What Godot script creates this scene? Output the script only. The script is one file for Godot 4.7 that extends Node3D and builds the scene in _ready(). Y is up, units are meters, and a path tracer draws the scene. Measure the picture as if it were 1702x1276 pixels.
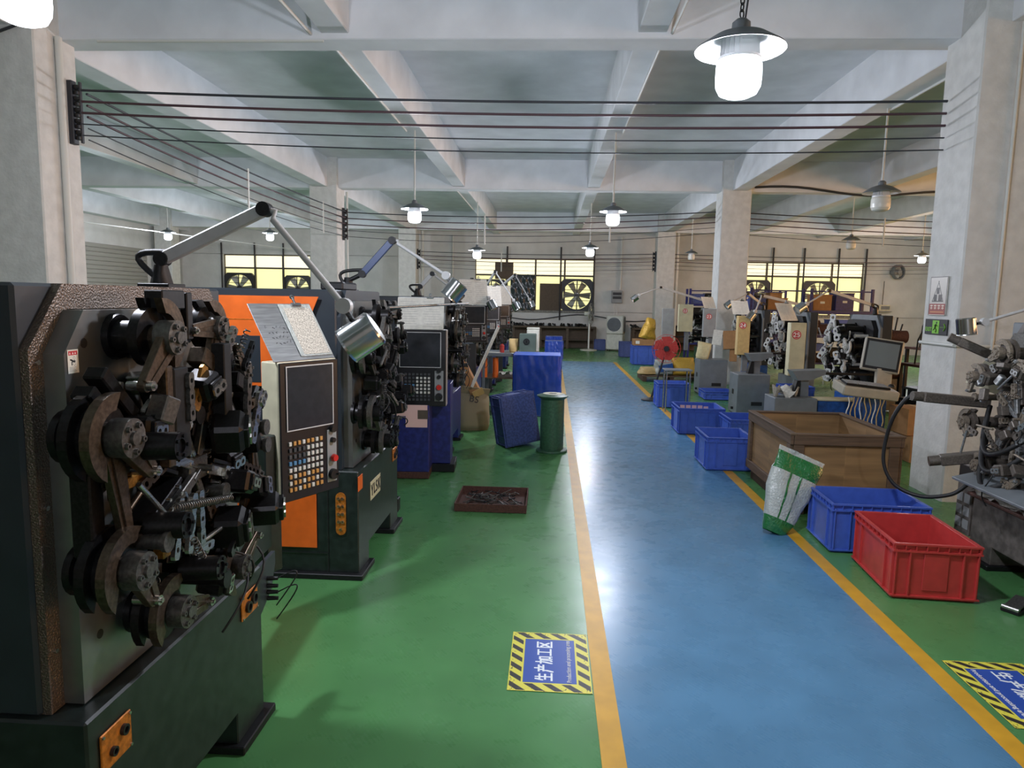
extends Node3D
# A spring-forming workshop. Distances in metres; V(x, y, d) is a point d metres into the room.

var used := {}
var T := {}
var M := {}
var rng := RandomNumberGenerator.new()

func V(x: float, y: float, d: float) -> Vector3:
	return Vector3(x, y, -d)

# ---------------------------------------------------------------- mesh builder
class MB:
	var v := PackedVector3Array()
	var n := PackedVector3Array()
	var u := PackedVector2Array()
	var xf := Transform3D.IDENTITY

	func at(pos: Vector3, rot := Vector3.ZERO, s := 1.0) -> MB:
		xf = Transform3D(Basis.from_euler(rot * PI / 180.0).scaled(Vector3(s, s, s)), pos)
		return self

	func tri(a: Vector3, b: Vector3, c: Vector3, na: Vector3, nb: Vector3, nc: Vector3, ua := Vector2.ZERO, ub := Vector2.ZERO, uc := Vector2.ZERO) -> void:
		a = xf * a; b = xf * b; c = xf * c
		na = (xf.basis * na).normalized(); nb = (xf.basis * nb).normalized(); nc = (xf.basis * nc).normalized()
		if (b - a).cross(c - a).dot(na + nb + nc) > 0.0:
			v.append_array([a, c, b]); n.append_array([na, nc, nb]); u.append_array([ua, uc, ub])
		else:
			v.append_array([a, b, c]); n.append_array([na, nb, nc]); u.append_array([ua, ub, uc])

	func quad(a: Vector3, b: Vector3, c: Vector3, d: Vector3, nn: Vector3) -> void:
		tri(a, b, c, nn, nn, nn); tri(a, c, d, nn, nn, nn)

	# a sheet with print: c centre, r half width, t half height
	func face(c: Vector3, r: Vector3, t: Vector3) -> MB:
		var nn := r.cross(t).normalized()
		tri(c - r - t, c + r - t, c + r + t, nn, nn, nn, Vector2(0, 1), Vector2(1, 1), Vector2(1, 0))
		tri(c - r - t, c + r + t, c - r + t, nn, nn, nn, Vector2(0, 1), Vector2(1, 0), Vector2(0, 0))
		return self

	func box(c: Vector3, s: Vector3, bev := 0.0) -> MB:
		var h := s * 0.5
		var b := minf(bev, minf(h.x, minf(h.y, h.z)) * 0.95)
		var q := h - Vector3(b, b, b)
		for a in 3:
			var i := (a + 1) % 3
			var j := (a + 2) % 3
			for s1 in [-1.0, 1.0]:
				var nn := Vector3.ZERO
				nn[a] = s1
				var p := []
				for k in [[-1, -1], [1, -1], [1, 1], [-1, 1]]:
					var w := Vector3.ZERO
					w[a] = s1 * h[a]; w[i] = k[0] * q[i]; w[j] = k[1] * q[j]
					p.append(c + w)
				quad(p[0], p[1], p[2], p[3], nn)
				if b > 0.0:
					for s2 in [-1.0, 1.0]:
						var w0 := Vector3.ZERO
						w0[a] = s1 * h[a]; w0[i] = s2 * q[i]; w0[j] = -q[j]
						var w1 := w0
						w1[j] = q[j]
						var w2 := Vector3.ZERO
						w2[a] = s1 * q[a]; w2[i] = s2 * h[i]; w2[j] = q[j]
						var w3 := w2
						w3[j] = -q[j]
						var e := Vector3.ZERO
						e[a] = s1; e[i] = s2
						quad(c + w0, c + w1, c + w2, c + w3, e.normalized())
		if b > 0.0:
			for sx in [-1.0, 1.0]:
				for sy in [-1.0, 1.0]:
					for sz in [-1.0, 1.0]:
						var e := Vector3(sx, sy, sz).normalized()
						tri(c + Vector3(sx * h.x, sy * q.y, sz * q.z), c + Vector3(sx * q.x, sy * h.y, sz * q.z), c + Vector3(sx * q.x, sy * q.y, sz * h.z), e, e, e)
		return self

	# a bar between two points
	func bar(a: Vector3, b: Vector3, w: float, t: float, bev := 0.0) -> MB:
		var d := b - a
		var up := Vector3.UP if absf(d.normalized().y) < 0.95 else Vector3.RIGHT
		var z := d.normalized()
		var x := up.cross(z).normalized()
		var y := z.cross(x)
		var keep := xf
		xf = keep * Transform3D(Basis(x, y, z), (a + b) * 0.5)
		box(Vector3.ZERO, Vector3(w, t, d.length()), bev)
		xf = keep
		return self

	func cyl(a: Vector3, b: Vector3, r0: float, r1 := -1.0, k := 14, caps := true) -> MB:
		if r1 < 0.0: r1 = r0
		var d := (b - a).normalized()
		var x := (Vector3.UP if absf(d.y) < 0.9 else Vector3.RIGHT).cross(d).normalized()
		var y := d.cross(x)
		for i in k:
			var a0 := TAU * i / k
			var a1 := TAU * (i + 1) / k
			var e0 := x * cos(a0) + y * sin(a0)
			var e1 := x * cos(a1) + y * sin(a1)
			tri(a + e0 * r0, a + e1 * r0, b + e1 * r1, e0, e1, e1)
			tri(a + e0 * r0, b + e1 * r1, b + e0 * r1, e0, e1, e0)
			if caps:
				if r0 > 0.0: tri(a, a + e0 * r0, a + e1 * r0, -d, -d, -d)
				if r1 > 0.0: tri(b, b + e0 * r1, b + e1 * r1, d, d, d)
		return self

	# ring: washer or pipe wall along d
	func ring(c: Vector3, d: Vector3, r0: float, r1: float, h: float, k := 20) -> MB:
		d = d.normalized()
		var x := (Vector3.UP if absf(d.y) < 0.9 else Vector3.RIGHT).cross(d).normalized()
		var y := d.cross(x)
		for i in k:
			var e0 := x * cos(TAU * i / k) + y * sin(TAU * i / k)
			var e1 := x * cos(TAU * (i + 1) / k) + y * sin(TAU * (i + 1) / k)
			var t := d * h * 0.5
			quad(c + e0 * r0 + t, c + e1 * r0 + t, c + e1 * r1 + t, c + e0 * r1 + t, d)
			quad(c + e0 * r0 - t, c + e1 * r0 - t, c + e1 * r1 - t, c + e0 * r1 - t, -d)
			tri(c + e0 * r1 - t, c + e1 * r1 - t, c + e1 * r1 + t, e0, e1, e1)
			tri(c + e0 * r1 - t, c + e1 * r1 + t, c + e0 * r1 + t, e0, e1, e0)
			tri(c + e0 * r0 - t, c + e1 * r0 - t, c + e1 * r0 + t, -e0, -e1, -e1)
			tri(c + e0 * r0 - t, c + e1 * r0 + t, c + e0 * r0 + t, -e0, -e1, -e0)
		return self

	func tube(p: Array, r: float, k := 8) -> MB:
		var m := p.size()
		var x := Vector3.ZERO
		var rings := []
		for i in m:
			var d: Vector3 = (p[mini(i + 1, m - 1)] - p[maxi(i - 1, 0)]).normalized()
			if x == Vector3.ZERO: x = (Vector3.UP if absf(d.y) < 0.9 else Vector3.RIGHT).cross(d).normalized()
			x = (x - d * x.dot(d)).normalized()
			var y := d.cross(x)
			var e := []
			for j in k: e.append(x * cos(TAU * j / k) + y * sin(TAU * j / k))
			rings.append(e)
		for i in m - 1:
			for j in k:
				var l := (j + 1) % k
				var a: Vector3 = rings[i][j]
				var b: Vector3 = rings[i][l]
				var c: Vector3 = rings[i + 1][l]
				var d: Vector3 = rings[i + 1][j]
				tri(p[i] + a * r, p[i] + b * r, p[i + 1] + c * r, a, b, c)
				tri(p[i] + a * r, p[i + 1] + c * r, p[i + 1] + d * r, a, c, d)
		for s in [0, m - 1]:
			var nn: Vector3 = (p[0] - p[1]).normalized() if s == 0 else (p[m - 1] - p[m - 2]).normalized()
			for j in k: tri(p[s], p[s] + rings[s][j] * r, p[s] + rings[s][(j + 1) % k] * r, nn, nn, nn)
		return self

	# profile of (radius, height) turned about y
	func lathe(p: Array, k := 24) -> MB:
		for i in p.size() - 1:
			var a: Vector2 = p[i]
			var b: Vector2 = p[i + 1]
			var t := b - a
			if t.length() < 0.00001: continue
			var nn := Vector2(t.y, -t.x).normalized()
			for j in k:
				var c0 := Vector3(cos(TAU * j / k), 0, sin(TAU * j / k))
				var c1 := Vector3(cos(TAU * (j + 1) / k), 0, sin(TAU * (j + 1) / k))
				var n0 := c0 * nn.x + Vector3.UP * nn.y
				var n1 := c1 * nn.x + Vector3.UP * nn.y
				var h0 := Vector3.UP * a.y
				var h1 := Vector3.UP * b.y
				if a.x > 0.0: tri(c0 * a.x + h0, c1 * a.x + h0, c1 * b.x + h1, n0, n1, n1)
				if b.x > 0.0: tri(c0 * a.x + h0, c1 * b.x + h1, c0 * b.x + h1, n0, n1, n0)
		return self

	# outline in x and y, drawn out from z0 to z1
	func prism(p: PackedVector2Array, z0: float, z1: float) -> MB:
		var k := p.size()
		var ids := Geometry2D.triangulate_polygon(p)
		for i in range(0, ids.size(), 3):
			var a := p[ids[i]]
			var b := p[ids[i + 1]]
			var c := p[ids[i + 2]]
			tri(Vector3(a.x, a.y, z1), Vector3(b.x, b.y, z1), Vector3(c.x, c.y, z1), Vector3.BACK, Vector3.BACK, Vector3.BACK)
			tri(Vector3(a.x, a.y, z0), Vector3(b.x, b.y, z0), Vector3(c.x, c.y, z0), Vector3.FORWARD, Vector3.FORWARD, Vector3.FORWARD)
		var ccw := 1.0 if not Geometry2D.is_polygon_clockwise(p) else -1.0
		for i in k:
			var a := p[i]
			var b := p[(i + 1) % k]
			var t := (b - a).normalized()
			quad(Vector3(a.x, a.y, z0), Vector3(b.x, b.y, z0), Vector3(b.x, b.y, z1), Vector3(a.x, a.y, z1), Vector3(t.y, -t.x, 0) * ccw)
		return self

	# outline with one hole of the same number of points
	func frame(p: PackedVector2Array, q: PackedVector2Array, z0: float, z1: float) -> MB:
		var k := p.size()
		for i in k:
			var j := (i + 1) % k
			for z in [z0, z1]:
				var nn := Vector3.BACK if z == z1 else Vector3.FORWARD
				quad(Vector3(p[i].x, p[i].y, z), Vector3(p[j].x, p[j].y, z), Vector3(q[j].x, q[j].y, z), Vector3(q[i].x, q[i].y, z), nn)
			for o in [[p, 1.0], [q, -1.0]]:
				var a: Vector2 = o[0][i]
				var b: Vector2 = o[0][j]
				var t := (b - a).normalized()
				var nn := Vector3(t.y, -t.x, 0) * float(o[1]) * (1.0 if not Geometry2D.is_polygon_clockwise(p) else -1.0)
				quad(Vector3(a.x, a.y, z0), Vector3(b.x, b.y, z0), Vector3(b.x, b.y, z1), Vector3(a.x, a.y, z1), nn)
		return self

	# a grid of points as a smooth sheet
	func sheet(g: Array) -> MB:
		var rows := g.size()
		var cols: int = g[0].size()
		var nn := []
		for i in rows:
			var row := []
			for j in cols:
				var du: Vector3 = g[i][mini(j + 1, cols - 1)] - g[i][maxi(j - 1, 0)]
				var dv: Vector3 = g[mini(i + 1, rows - 1)][j] - g[maxi(i - 1, 0)][j]
				var c := du.cross(dv)
				row.append(c.normalized() if c.length() > 0.0000001 else Vector3.UP)
			nn.append(row)
		for i in rows - 1:
			for j in cols - 1:
				var uv := [Vector2(float(j) / (cols - 1), float(i) / (rows - 1)), Vector2(float(j + 1) / (cols - 1), float(i) / (rows - 1)), Vector2(float(j + 1) / (cols - 1), float(i + 1) / (rows - 1)), Vector2(float(j) / (cols - 1), float(i + 1) / (rows - 1))]
				tri(g[i][j], g[i][j + 1], g[i + 1][j + 1], nn[i][j], nn[i][j + 1], nn[i + 1][j + 1], uv[0], uv[1], uv[2])
				tri(g[i][j], g[i + 1][j + 1], g[i + 1][j], nn[i][j], nn[i + 1][j + 1], nn[i + 1][j], uv[0], uv[2], uv[3])
		return self

	func mesh() -> ArrayMesh:
		var a := []
		a.resize(Mesh.ARRAY_MAX)
		a[Mesh.ARRAY_VERTEX] = v
		a[Mesh.ARRAY_NORMAL] = n
		a[Mesh.ARRAY_TEX_UV] = u
		var m := ArrayMesh.new()
		m.add_surface_from_arrays(Mesh.PRIMITIVE_TRIANGLES, a)
		return m

# ---------------------------------------------------------------- nodes
func numbered(called: String) -> String:
	used[called] = int(used.get(called, -1)) + 1
	return called if used[called] == 0 else "%s_%03d" % [called, used[called]]

func tag(o: Node, label: String, category := "", group := "") -> void:
	o.set_meta("label", label)
	if category: o.set_meta("category", category)
	if group: o.set_meta("group", group)

func thing(called: String, label: String, category: String, pos := Vector3.ZERO, turn := 0.0, group := "") -> Node3D:
	var o := Node3D.new()
	o.name = numbered(called)
	add_child(o)
	o.position = pos
	o.rotation_degrees.y = turn
	tag(o, label, category, group)
	return o

func part(parent: Node, called: String, mb, m: Material, label := "") -> MeshInstance3D:
	var o := MeshInstance3D.new()
	o.name = called
	o.mesh = mb.mesh() if mb is MB else mb
	o.material_override = m
	parent.add_child(o, true)
	if label: o.set_meta("label", label)
	return o

func struct(called: String, mb: MB, m: Material) -> MeshInstance3D:
	var o := part(self, called, mb, m)
	o.set_meta("kind", "structure")
	return o

func copy_of(o: Node3D, label: String, pos: Vector3, turn := 0.0, group := "") -> Node3D:
	var c: Node3D = o.duplicate()
	c.name = numbered(String(o.name).rstrip("0123456789").rstrip("_"))
	add_child(c)
	c.position = pos
	c.rotation_degrees.y = turn
	c.set_meta("label", label)
	if group: c.set_meta("group", group)
	return c

func lettering(parent: Node, text: String, height: float, at_: Transform3D, m: Material, bold := false, called := "lettering") -> MeshInstance3D:
	var tm := TextMesh.new()
	var f := SystemFont.new()
	f.font_names = PackedStringArray(["Droid Sans"])
	if bold: f.font_weight = 700
	tm.font = f
	tm.text = text
	tm.font_size = 32
	tm.pixel_size = height / 23.0
	tm.depth = 0.0015
	tm.curve_step = 1.0
	var o := MeshInstance3D.new()
	o.name = called
	o.mesh = tm
	o.material_override = m
	parent.add_child(o, true)
	o.transform = at_
	return o

# ---------------------------------------------------------------- textures and materials
func noise_image(size: int, freq: float, oct: int, seed_: int, lo: float, hi: float, gain := 1.0, kind := FastNoiseLite.TYPE_SIMPLEX_SMOOTH, dither := 0.0) -> Image:
	var f := FastNoiseLite.new()
	f.noise_type = kind
	f.seed = seed_
	f.frequency = freq
	f.fractal_octaves = oct
	var im := f.get_seamless_image(size, size)
	im.convert(Image.FORMAT_L8)
	var d := im.get_data()
	for i in d.size():
		var x := clampf((d[i] / 255.0 - 0.5) * gain + 0.5, 0.0, 1.0)
		d[i] = int(clampf(255.0 * lerpf(lo, hi, x) + dither * (float((i * 7919 + (i >> 9) * 104729) % 997) / 498.5 - 1.0), 0.0, 255.0))
	return Image.create_from_data(size, size, false, Image.FORMAT_L8, d)

func tex(im: Image) -> ImageTexture:
	im.generate_mipmaps()
	return ImageTexture.create_from_image(im)

func stretched(size: int, sx: int, freq: float, seed_: int, lo: float, hi: float, gain := 1.0) -> Image:
	var im := noise_image(size, freq, 4, seed_, lo, hi, gain)
	var small := im.get_region(Rect2i(0, 0, size / sx, size))
	small.resize(size, size, Image.INTERPOLATE_CUBIC)
	return small

func mat(key: String, c: Color, rough := 0.5, metal := 0.0, t := "", scale := 1.0, more := {}) -> StandardMaterial3D:
	var m := StandardMaterial3D.new()
	m.resource_name = key
	m.albedo_color = c
	m.roughness = rough
	m.metallic = metal
	if t:
		m.albedo_texture = T[t]
		m.uv1_triplanar = true
		m.uv1_scale = Vector3(scale, scale, scale)
	for k in more: m.set(k, more[k])
	M[key] = m
	return m

func rgb(r: int, g: int, b: int) -> Color:
	return Color8(r, g, b)

func make_materials() -> void:
	T.plaster = tex(noise_image(512, 0.012, 5, 3, 0.94, 1.0, 1.5))
	T.grime = tex(noise_image(512, 0.03, 5, 9, 0.78, 1.0, 1.8))
	T.soft = tex(noise_image(512, 0.01, 3, 17, 0.93, 1.0, 1.6))
	T.fine = tex(noise_image(512, 0.16, 3, 23, 0.70, 1.0, 1.8))
	T.brush = tex(stretched(512, 16, 0.08, 31, 0.78, 1.0, 1.6))
	T.grain = tex(stretched(512, 12, 0.03, 37, 0.82, 1.0, 1.6))
	T.wet = tex(noise_image(1024, 0.012, 5, 47, 0.74, 0.96, 1.0, FastNoiseLite.TYPE_SIMPLEX_SMOOTH, 7.0))
	var bump := noise_image(512, 0.05, 4, 51, 0.0, 1.0, 1.0)
	bump.bump_map_to_normal_map(3.0)
	T.bump = tex(bump)
	var hammer := noise_image(512, 0.11, 2, 53, 0.0, 1.0, 1.4)
	hammer.bump_map_to_normal_map(4.0)
	T.hammer = tex(hammer)
	var cr := noise_image(512, 0.025, 3, 61, 0.0, 1.0, 1.2, FastNoiseLite.TYPE_CELLULAR)
	cr.bump_map_to_normal_map(9.0)
	T.crinkle = tex(cr)

	var floor_more := {"roughness_texture": T.wet, "uv1_world_triplanar": true, "metallic_specular": 0.4}
	mat("green_floor", rgb(80, 134, 80), 0.34, 0.0, "soft", 0.4, floor_more)
	mat("blue_floor", rgb(84, 130, 164), 0.33, 0.0, "soft", 0.4, floor_more)
	mat("yellow_floor", rgb(204, 154, 40), 0.42, 0.0, "soft", 1.2, {"uv1_world_triplanar": true})
	mat("wall_paint", rgb(210, 210, 206), 0.85, 0.0, "plaster", 0.2, {"uv1_world_triplanar": true, "normal_enabled": true, "normal_texture": T.bump, "normal_scale": 0.15})
	mat("ceiling_paint", rgb(222, 225, 228), 0.88, 0.0, "plaster", 0.25, {"uv1_world_triplanar": true})
	mat("column_paint", rgb(212, 212, 208), 0.8, 0.0, "plaster", 0.9, {"uv1_world_triplanar": true, "normal_enabled": true, "normal_texture": T.bump, "normal_scale": 0.3})
	mat("shutter", rgb(150, 148, 140), 0.6)
	mat("conduit", rgb(205, 206, 200), 0.5)
	mat("concrete_sill", rgb(150, 148, 142), 0.9, 0.0, "grime", 0.8)

	mat("slate", rgb(40, 47, 54), 0.42, 0.0, "soft", 1.2)
	mat("slate_green", rgb(36, 45, 43), 0.38, 0.0, "grime", 0.9)
	mat("hammered", rgb(124, 110, 98), 0.38, 0.55, "fine", 2.5, {"normal_enabled": true, "normal_texture": T.hammer, "normal_scale": 0.5})
	mat("orange", rgb(226, 104, 32), 0.42, 0.0, "soft", 1.5)
	mat("orange_plate", rgb(206, 124, 44), 0.4, 0.3, "grime", 3.0)
	mat("deep_blue", rgb(42, 48, 120), 0.4, 0.0, "grime", 1.0)
	mat("mid_blue", rgb(38, 92, 170), 0.42, 0.0, "grime", 1.0)
	mat("machine_green", rgb(46, 84, 58), 0.45, 0.0, "grime", 1.0)
	mat("dial_grey", rgb(84, 100, 92), 0.45, 0.0, "soft", 1.0)
	mat("console", rgb(176, 170, 154), 0.5, 0.0, "soft", 1.5)
	mat("beige", rgb(206, 200, 172), 0.5, 0.0, "soft", 1.5)
	mat("cream", rgb(204, 196, 160), 0.5, 0.0, "soft", 1.2)
	mat("light_grey", rgb(150, 152, 152), 0.5, 0.0, "soft", 1.2)
	mat("cabinet_grey", rgb(112, 118, 122), 0.48, 0.0, "soft", 1.2)
	mat("ivory", rgb(214, 214, 202), 0.45, 0.0, "soft", 1.4)

	mat("face_steel", rgb(150, 152, 150), 0.34, 0.85, "soft", 2.0)
	mat("black_steel", rgb(44, 43, 44), 0.36, 0.7, "grime", 5.0)
	mat("dark_iron", rgb(30, 31, 33), 0.5, 0.35, "grime", 4.0)
	mat("worn_steel", rgb(112, 98, 84), 0.36, 0.85, "grime", 4.0)
	mat("grey_steel", rgb(120, 118, 114), 0.4, 0.8, "grime", 5.0)
	mat("bright_steel", rgb(214, 212, 206), 0.24, 0.95, "brush", 4.0)
	mat("shiny", rgb(222, 222, 218), 0.28, 0.15, "grime", 6.0)
	mat("chrome", rgb(186, 188, 190), 0.17, 1.0)
	mat("brass", rgb(206, 152, 74), 0.35, 0.8, "grime", 5.0)
	mat("aluminium", rgb(182, 184, 184), 0.38, 0.8, "brush", 2.0)
	mat("arm_grey", rgb(184, 186, 186), 0.45, 0.05, "soft", 2.0)
	mat("arm_blue", rgb(58, 72, 104), 0.4, 0.1)
	mat("rust", rgb(96, 62, 52), 0.7, 0.2, "grime", 3.0)

	mat("black_plastic", rgb(26, 26, 28), 0.42)
	mat("panel_black", rgb(30, 29, 32), 0.35, 0.0, "soft", 3.0)
	mat("screen", rgb(52, 54, 58), 0.16, 0.0, "soft", 3.0)
	mat("screen_rim", rgb(205, 205, 205), 0.4)
	mat("key_white", rgb(214, 212, 206), 0.5)
	mat("key_dark", rgb(70, 72, 76), 0.5)
	mat("key_tan", rgb(206, 150, 84), 0.5)
	mat("key_blue", rgb(86, 136, 178), 0.5)
	mat("red_knob", rgb(204, 46, 40), 0.3)
	mat("rubber", rgb(22, 22, 23), 0.55)
	mat("wire_red", rgb(76, 52, 58), 0.5)
	mat("wire_dark", rgb(48, 50, 56), 0.5)
	mat("pipe_white", rgb(222, 222, 216), 0.4)

	mat("blue_plastic", rgb(70, 100, 190), 0.36, 0.0, "soft", 2.0)
	mat("blue_plastic_dusty", rgb(74, 90, 150), 0.5, 0.0, "grime", 2.0)
	mat("blue_film", rgb(46, 78, 182), 0.2, 0.0, "soft", 3.0, {"clearcoat_enabled": true, "clearcoat": 0.6, "clearcoat_roughness": 0.12})
	mat("red_plastic", rgb(192, 62, 60), 0.34, 0.0, "soft", 2.0)
	mat("plywood", rgb(150, 117, 76), 0.72, 0.0, "grain", 0.8)
	mat("timber", rgb(100, 78, 58), 0.75, 0.0, "grain", 2.0)
	mat("timber_dark", rgb(78, 58, 44), 0.8, 0.0, "grain", 2.0)
	mat("carton", rgb(166, 122, 78), 0.8, 0.0, "soft", 2.0)
	mat("carton_dark", rgb(96, 84, 72), 0.85, 0.0, "soft", 2.0)
	mat("sack", rgb(176, 162, 130), 0.85, 0.0, "fine", 3.0)
	mat("gold_film", rgb(212, 168, 66), 0.3, 0.2, "soft", 3.0, {"normal_enabled": true, "normal_texture": T.crinkle, "normal_scale": 1.2})
	mat("kraft", rgb(196, 168, 112), 0.7, 0.0, "soft", 3.0)
	mat("paper", rgb(226, 224, 214), 0.8, 0.0, "soft", 4.0)
	mat("paper_cream", rgb(222, 206, 158), 0.8, 0.0, "soft", 4.0)
	mat("paper_pink", rgb(232, 190, 182), 0.8)
	mat("plastic_film", rgb(178, 184, 178), 0.18, 0.0, "soft", 5.0, {"clearcoat_enabled": true, "clearcoat": 0.5, "normal_enabled": true, "normal_texture": T.crinkle, "normal_scale": 1.2})
	mat("green_film", rgb(36, 112, 58), 0.2, 0.0, "soft", 4.0, {"clearcoat_enabled": true, "clearcoat": 0.7, "clearcoat_roughness": 0.1, "normal_enabled": true, "normal_texture": T.crinkle, "normal_scale": 1.2})
	mat("spool_green", rgb(58, 98, 72), 0.4, 0.0, "grime", 2.0)
	mat("pale_top", rgb(210, 206, 186), 0.6, 0.0, "soft", 3.0)
	mat("cloth_dirty", rgb(206, 202, 190), 0.9, 0.0, "grime", 3.0)
	mat("white_dust", rgb(204, 200, 190), 0.9, 0.0, "fine", 3.0)
	mat("red_paint", rgb(176, 58, 52), 0.4)
	mat("print_red", rgb(190, 36, 44), 0.6)
	mat("print_black", rgb(30, 30, 34), 0.6)
	mat("print_white", rgb(232, 232, 226), 0.6)
	mat("print_green", rgb(120, 190, 40), 0.5)
	mat("sleeve_clear", rgb(236, 238, 240), 0.12, 0.0, "", 1.0, {"transparency": BaseMaterial3D.TRANSPARENCY_ALPHA})
	M.sleeve_clear.albedo_color.a = 0.25

	mat("led", Color(1, 1, 1), 0.3, 0.0, "", 1.0, {"emission_enabled": true, "emission": Color(0.93, 0.97, 1.0), "emission_energy_multiplier": 7.0})
	mat("led_off", rgb(216, 216, 208), 0.3)
	mat("lamp_shade_grey", rgb(104, 110, 114), 0.4, 0.3)
	mat("lamp_inside", rgb(232, 234, 236), 0.4)
	mat("lamp_fins", rgb(210, 212, 214), 0.4, 0.2)
	mat("pane_upper", rgb(240, 236, 220), 0.5, 0.0, "", 1.0, {"emission_enabled": true, "emission": Color(1.0, 0.96, 0.80), "emission_energy_multiplier": 1.25})
	mat("pane_lower", rgb(240, 236, 190), 0.5, 0.0, "", 1.0, {"emission_enabled": true, "emission": Color(1.0, 0.97, 0.68), "emission_energy_multiplier": 1.05})
	mat("pane_warm", rgb(240, 220, 190), 0.5, 0.0, "", 1.0, {"emission_enabled": true, "emission": Color(1.0, 0.74, 0.5), "emission_energy_multiplier": 5.5})
	mat("window_frame", rgb(96, 88, 74), 0.6, 0.2)
	mat("fan_steel", rgb(52, 52, 54), 0.5, 0.3)
	mat("fan_guard", rgb(170, 168, 160), 0.4, 0.5)

# ---------------------------------------------------------------- the room
func _ready() -> void:
	rng.seed = 20240611
	var cam := Camera3D.new()
	cam.name = "camera"
	add_child(cam)
	cam.position = Vector3(0, 1.6, 0)
	cam.rotation = Vector3(-0.1205, 0.0536, 0.0182)
	cam.fov = 58.06
	cam.near = 0.05
	cam.far = 200.0
	cam.current = true
	var env := Environment.new()
	env.background_mode = Environment.BG_SKY
	var sky := Sky.new()
	var ps := PhysicalSkyMaterial.new()
	ps.energy_multiplier = 1.0
	sky.sky_material = ps
	env.sky = sky
	env.tonemap_mode = Environment.TONE_MAPPER_LINEAR
	env.tonemap_exposure = 0.8
	env.sdfgi_enabled = true
	env.ssao_enabled = true
	env.ssil_enabled = true
	var we := WorldEnvironment.new()
	we.name = "world_environment"
	we.environment = env
	add_child(we)
	var sun := DirectionalLight3D.new()
	sun.name = "sun"
	sun.rotation_degrees = Vector3(-32, 70, 0)
	sun.light_energy = 1.0
	sun.light_color = Color(1.0, 0.86, 0.68)
	sun.shadow_enabled = true
	add_child(sun)

	make_materials()
	build_room()
	build_windows()
	build_lamps()
	build_wires()
	left_row()
	right_row()
	aisle_things()
	far_things()

func bx(x0: float, x1: float, y0: float, y1: float, d0: float, d1: float, bev := 0.0) -> MB:
	var m := MB.new()
	m.box(V((x0 + x1) / 2, (y0 + y1) / 2, (d0 + d1) / 2), Vector3(x1 - x0, y1 - y0, d1 - d0), bev)
	return m

func add_bx(m: MB, x0: float, x1: float, y0: float, y1: float, d0: float, d1: float, bev := 0.0) -> MB:
	m.xf = Transform3D.IDENTITY
	m.box(V((x0 + x1) / 2, (y0 + y1) / 2, (d0 + d1) / 2), Vector3(x1 - x0, y1 - y0, d1 - d0), bev)
	return m

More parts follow.
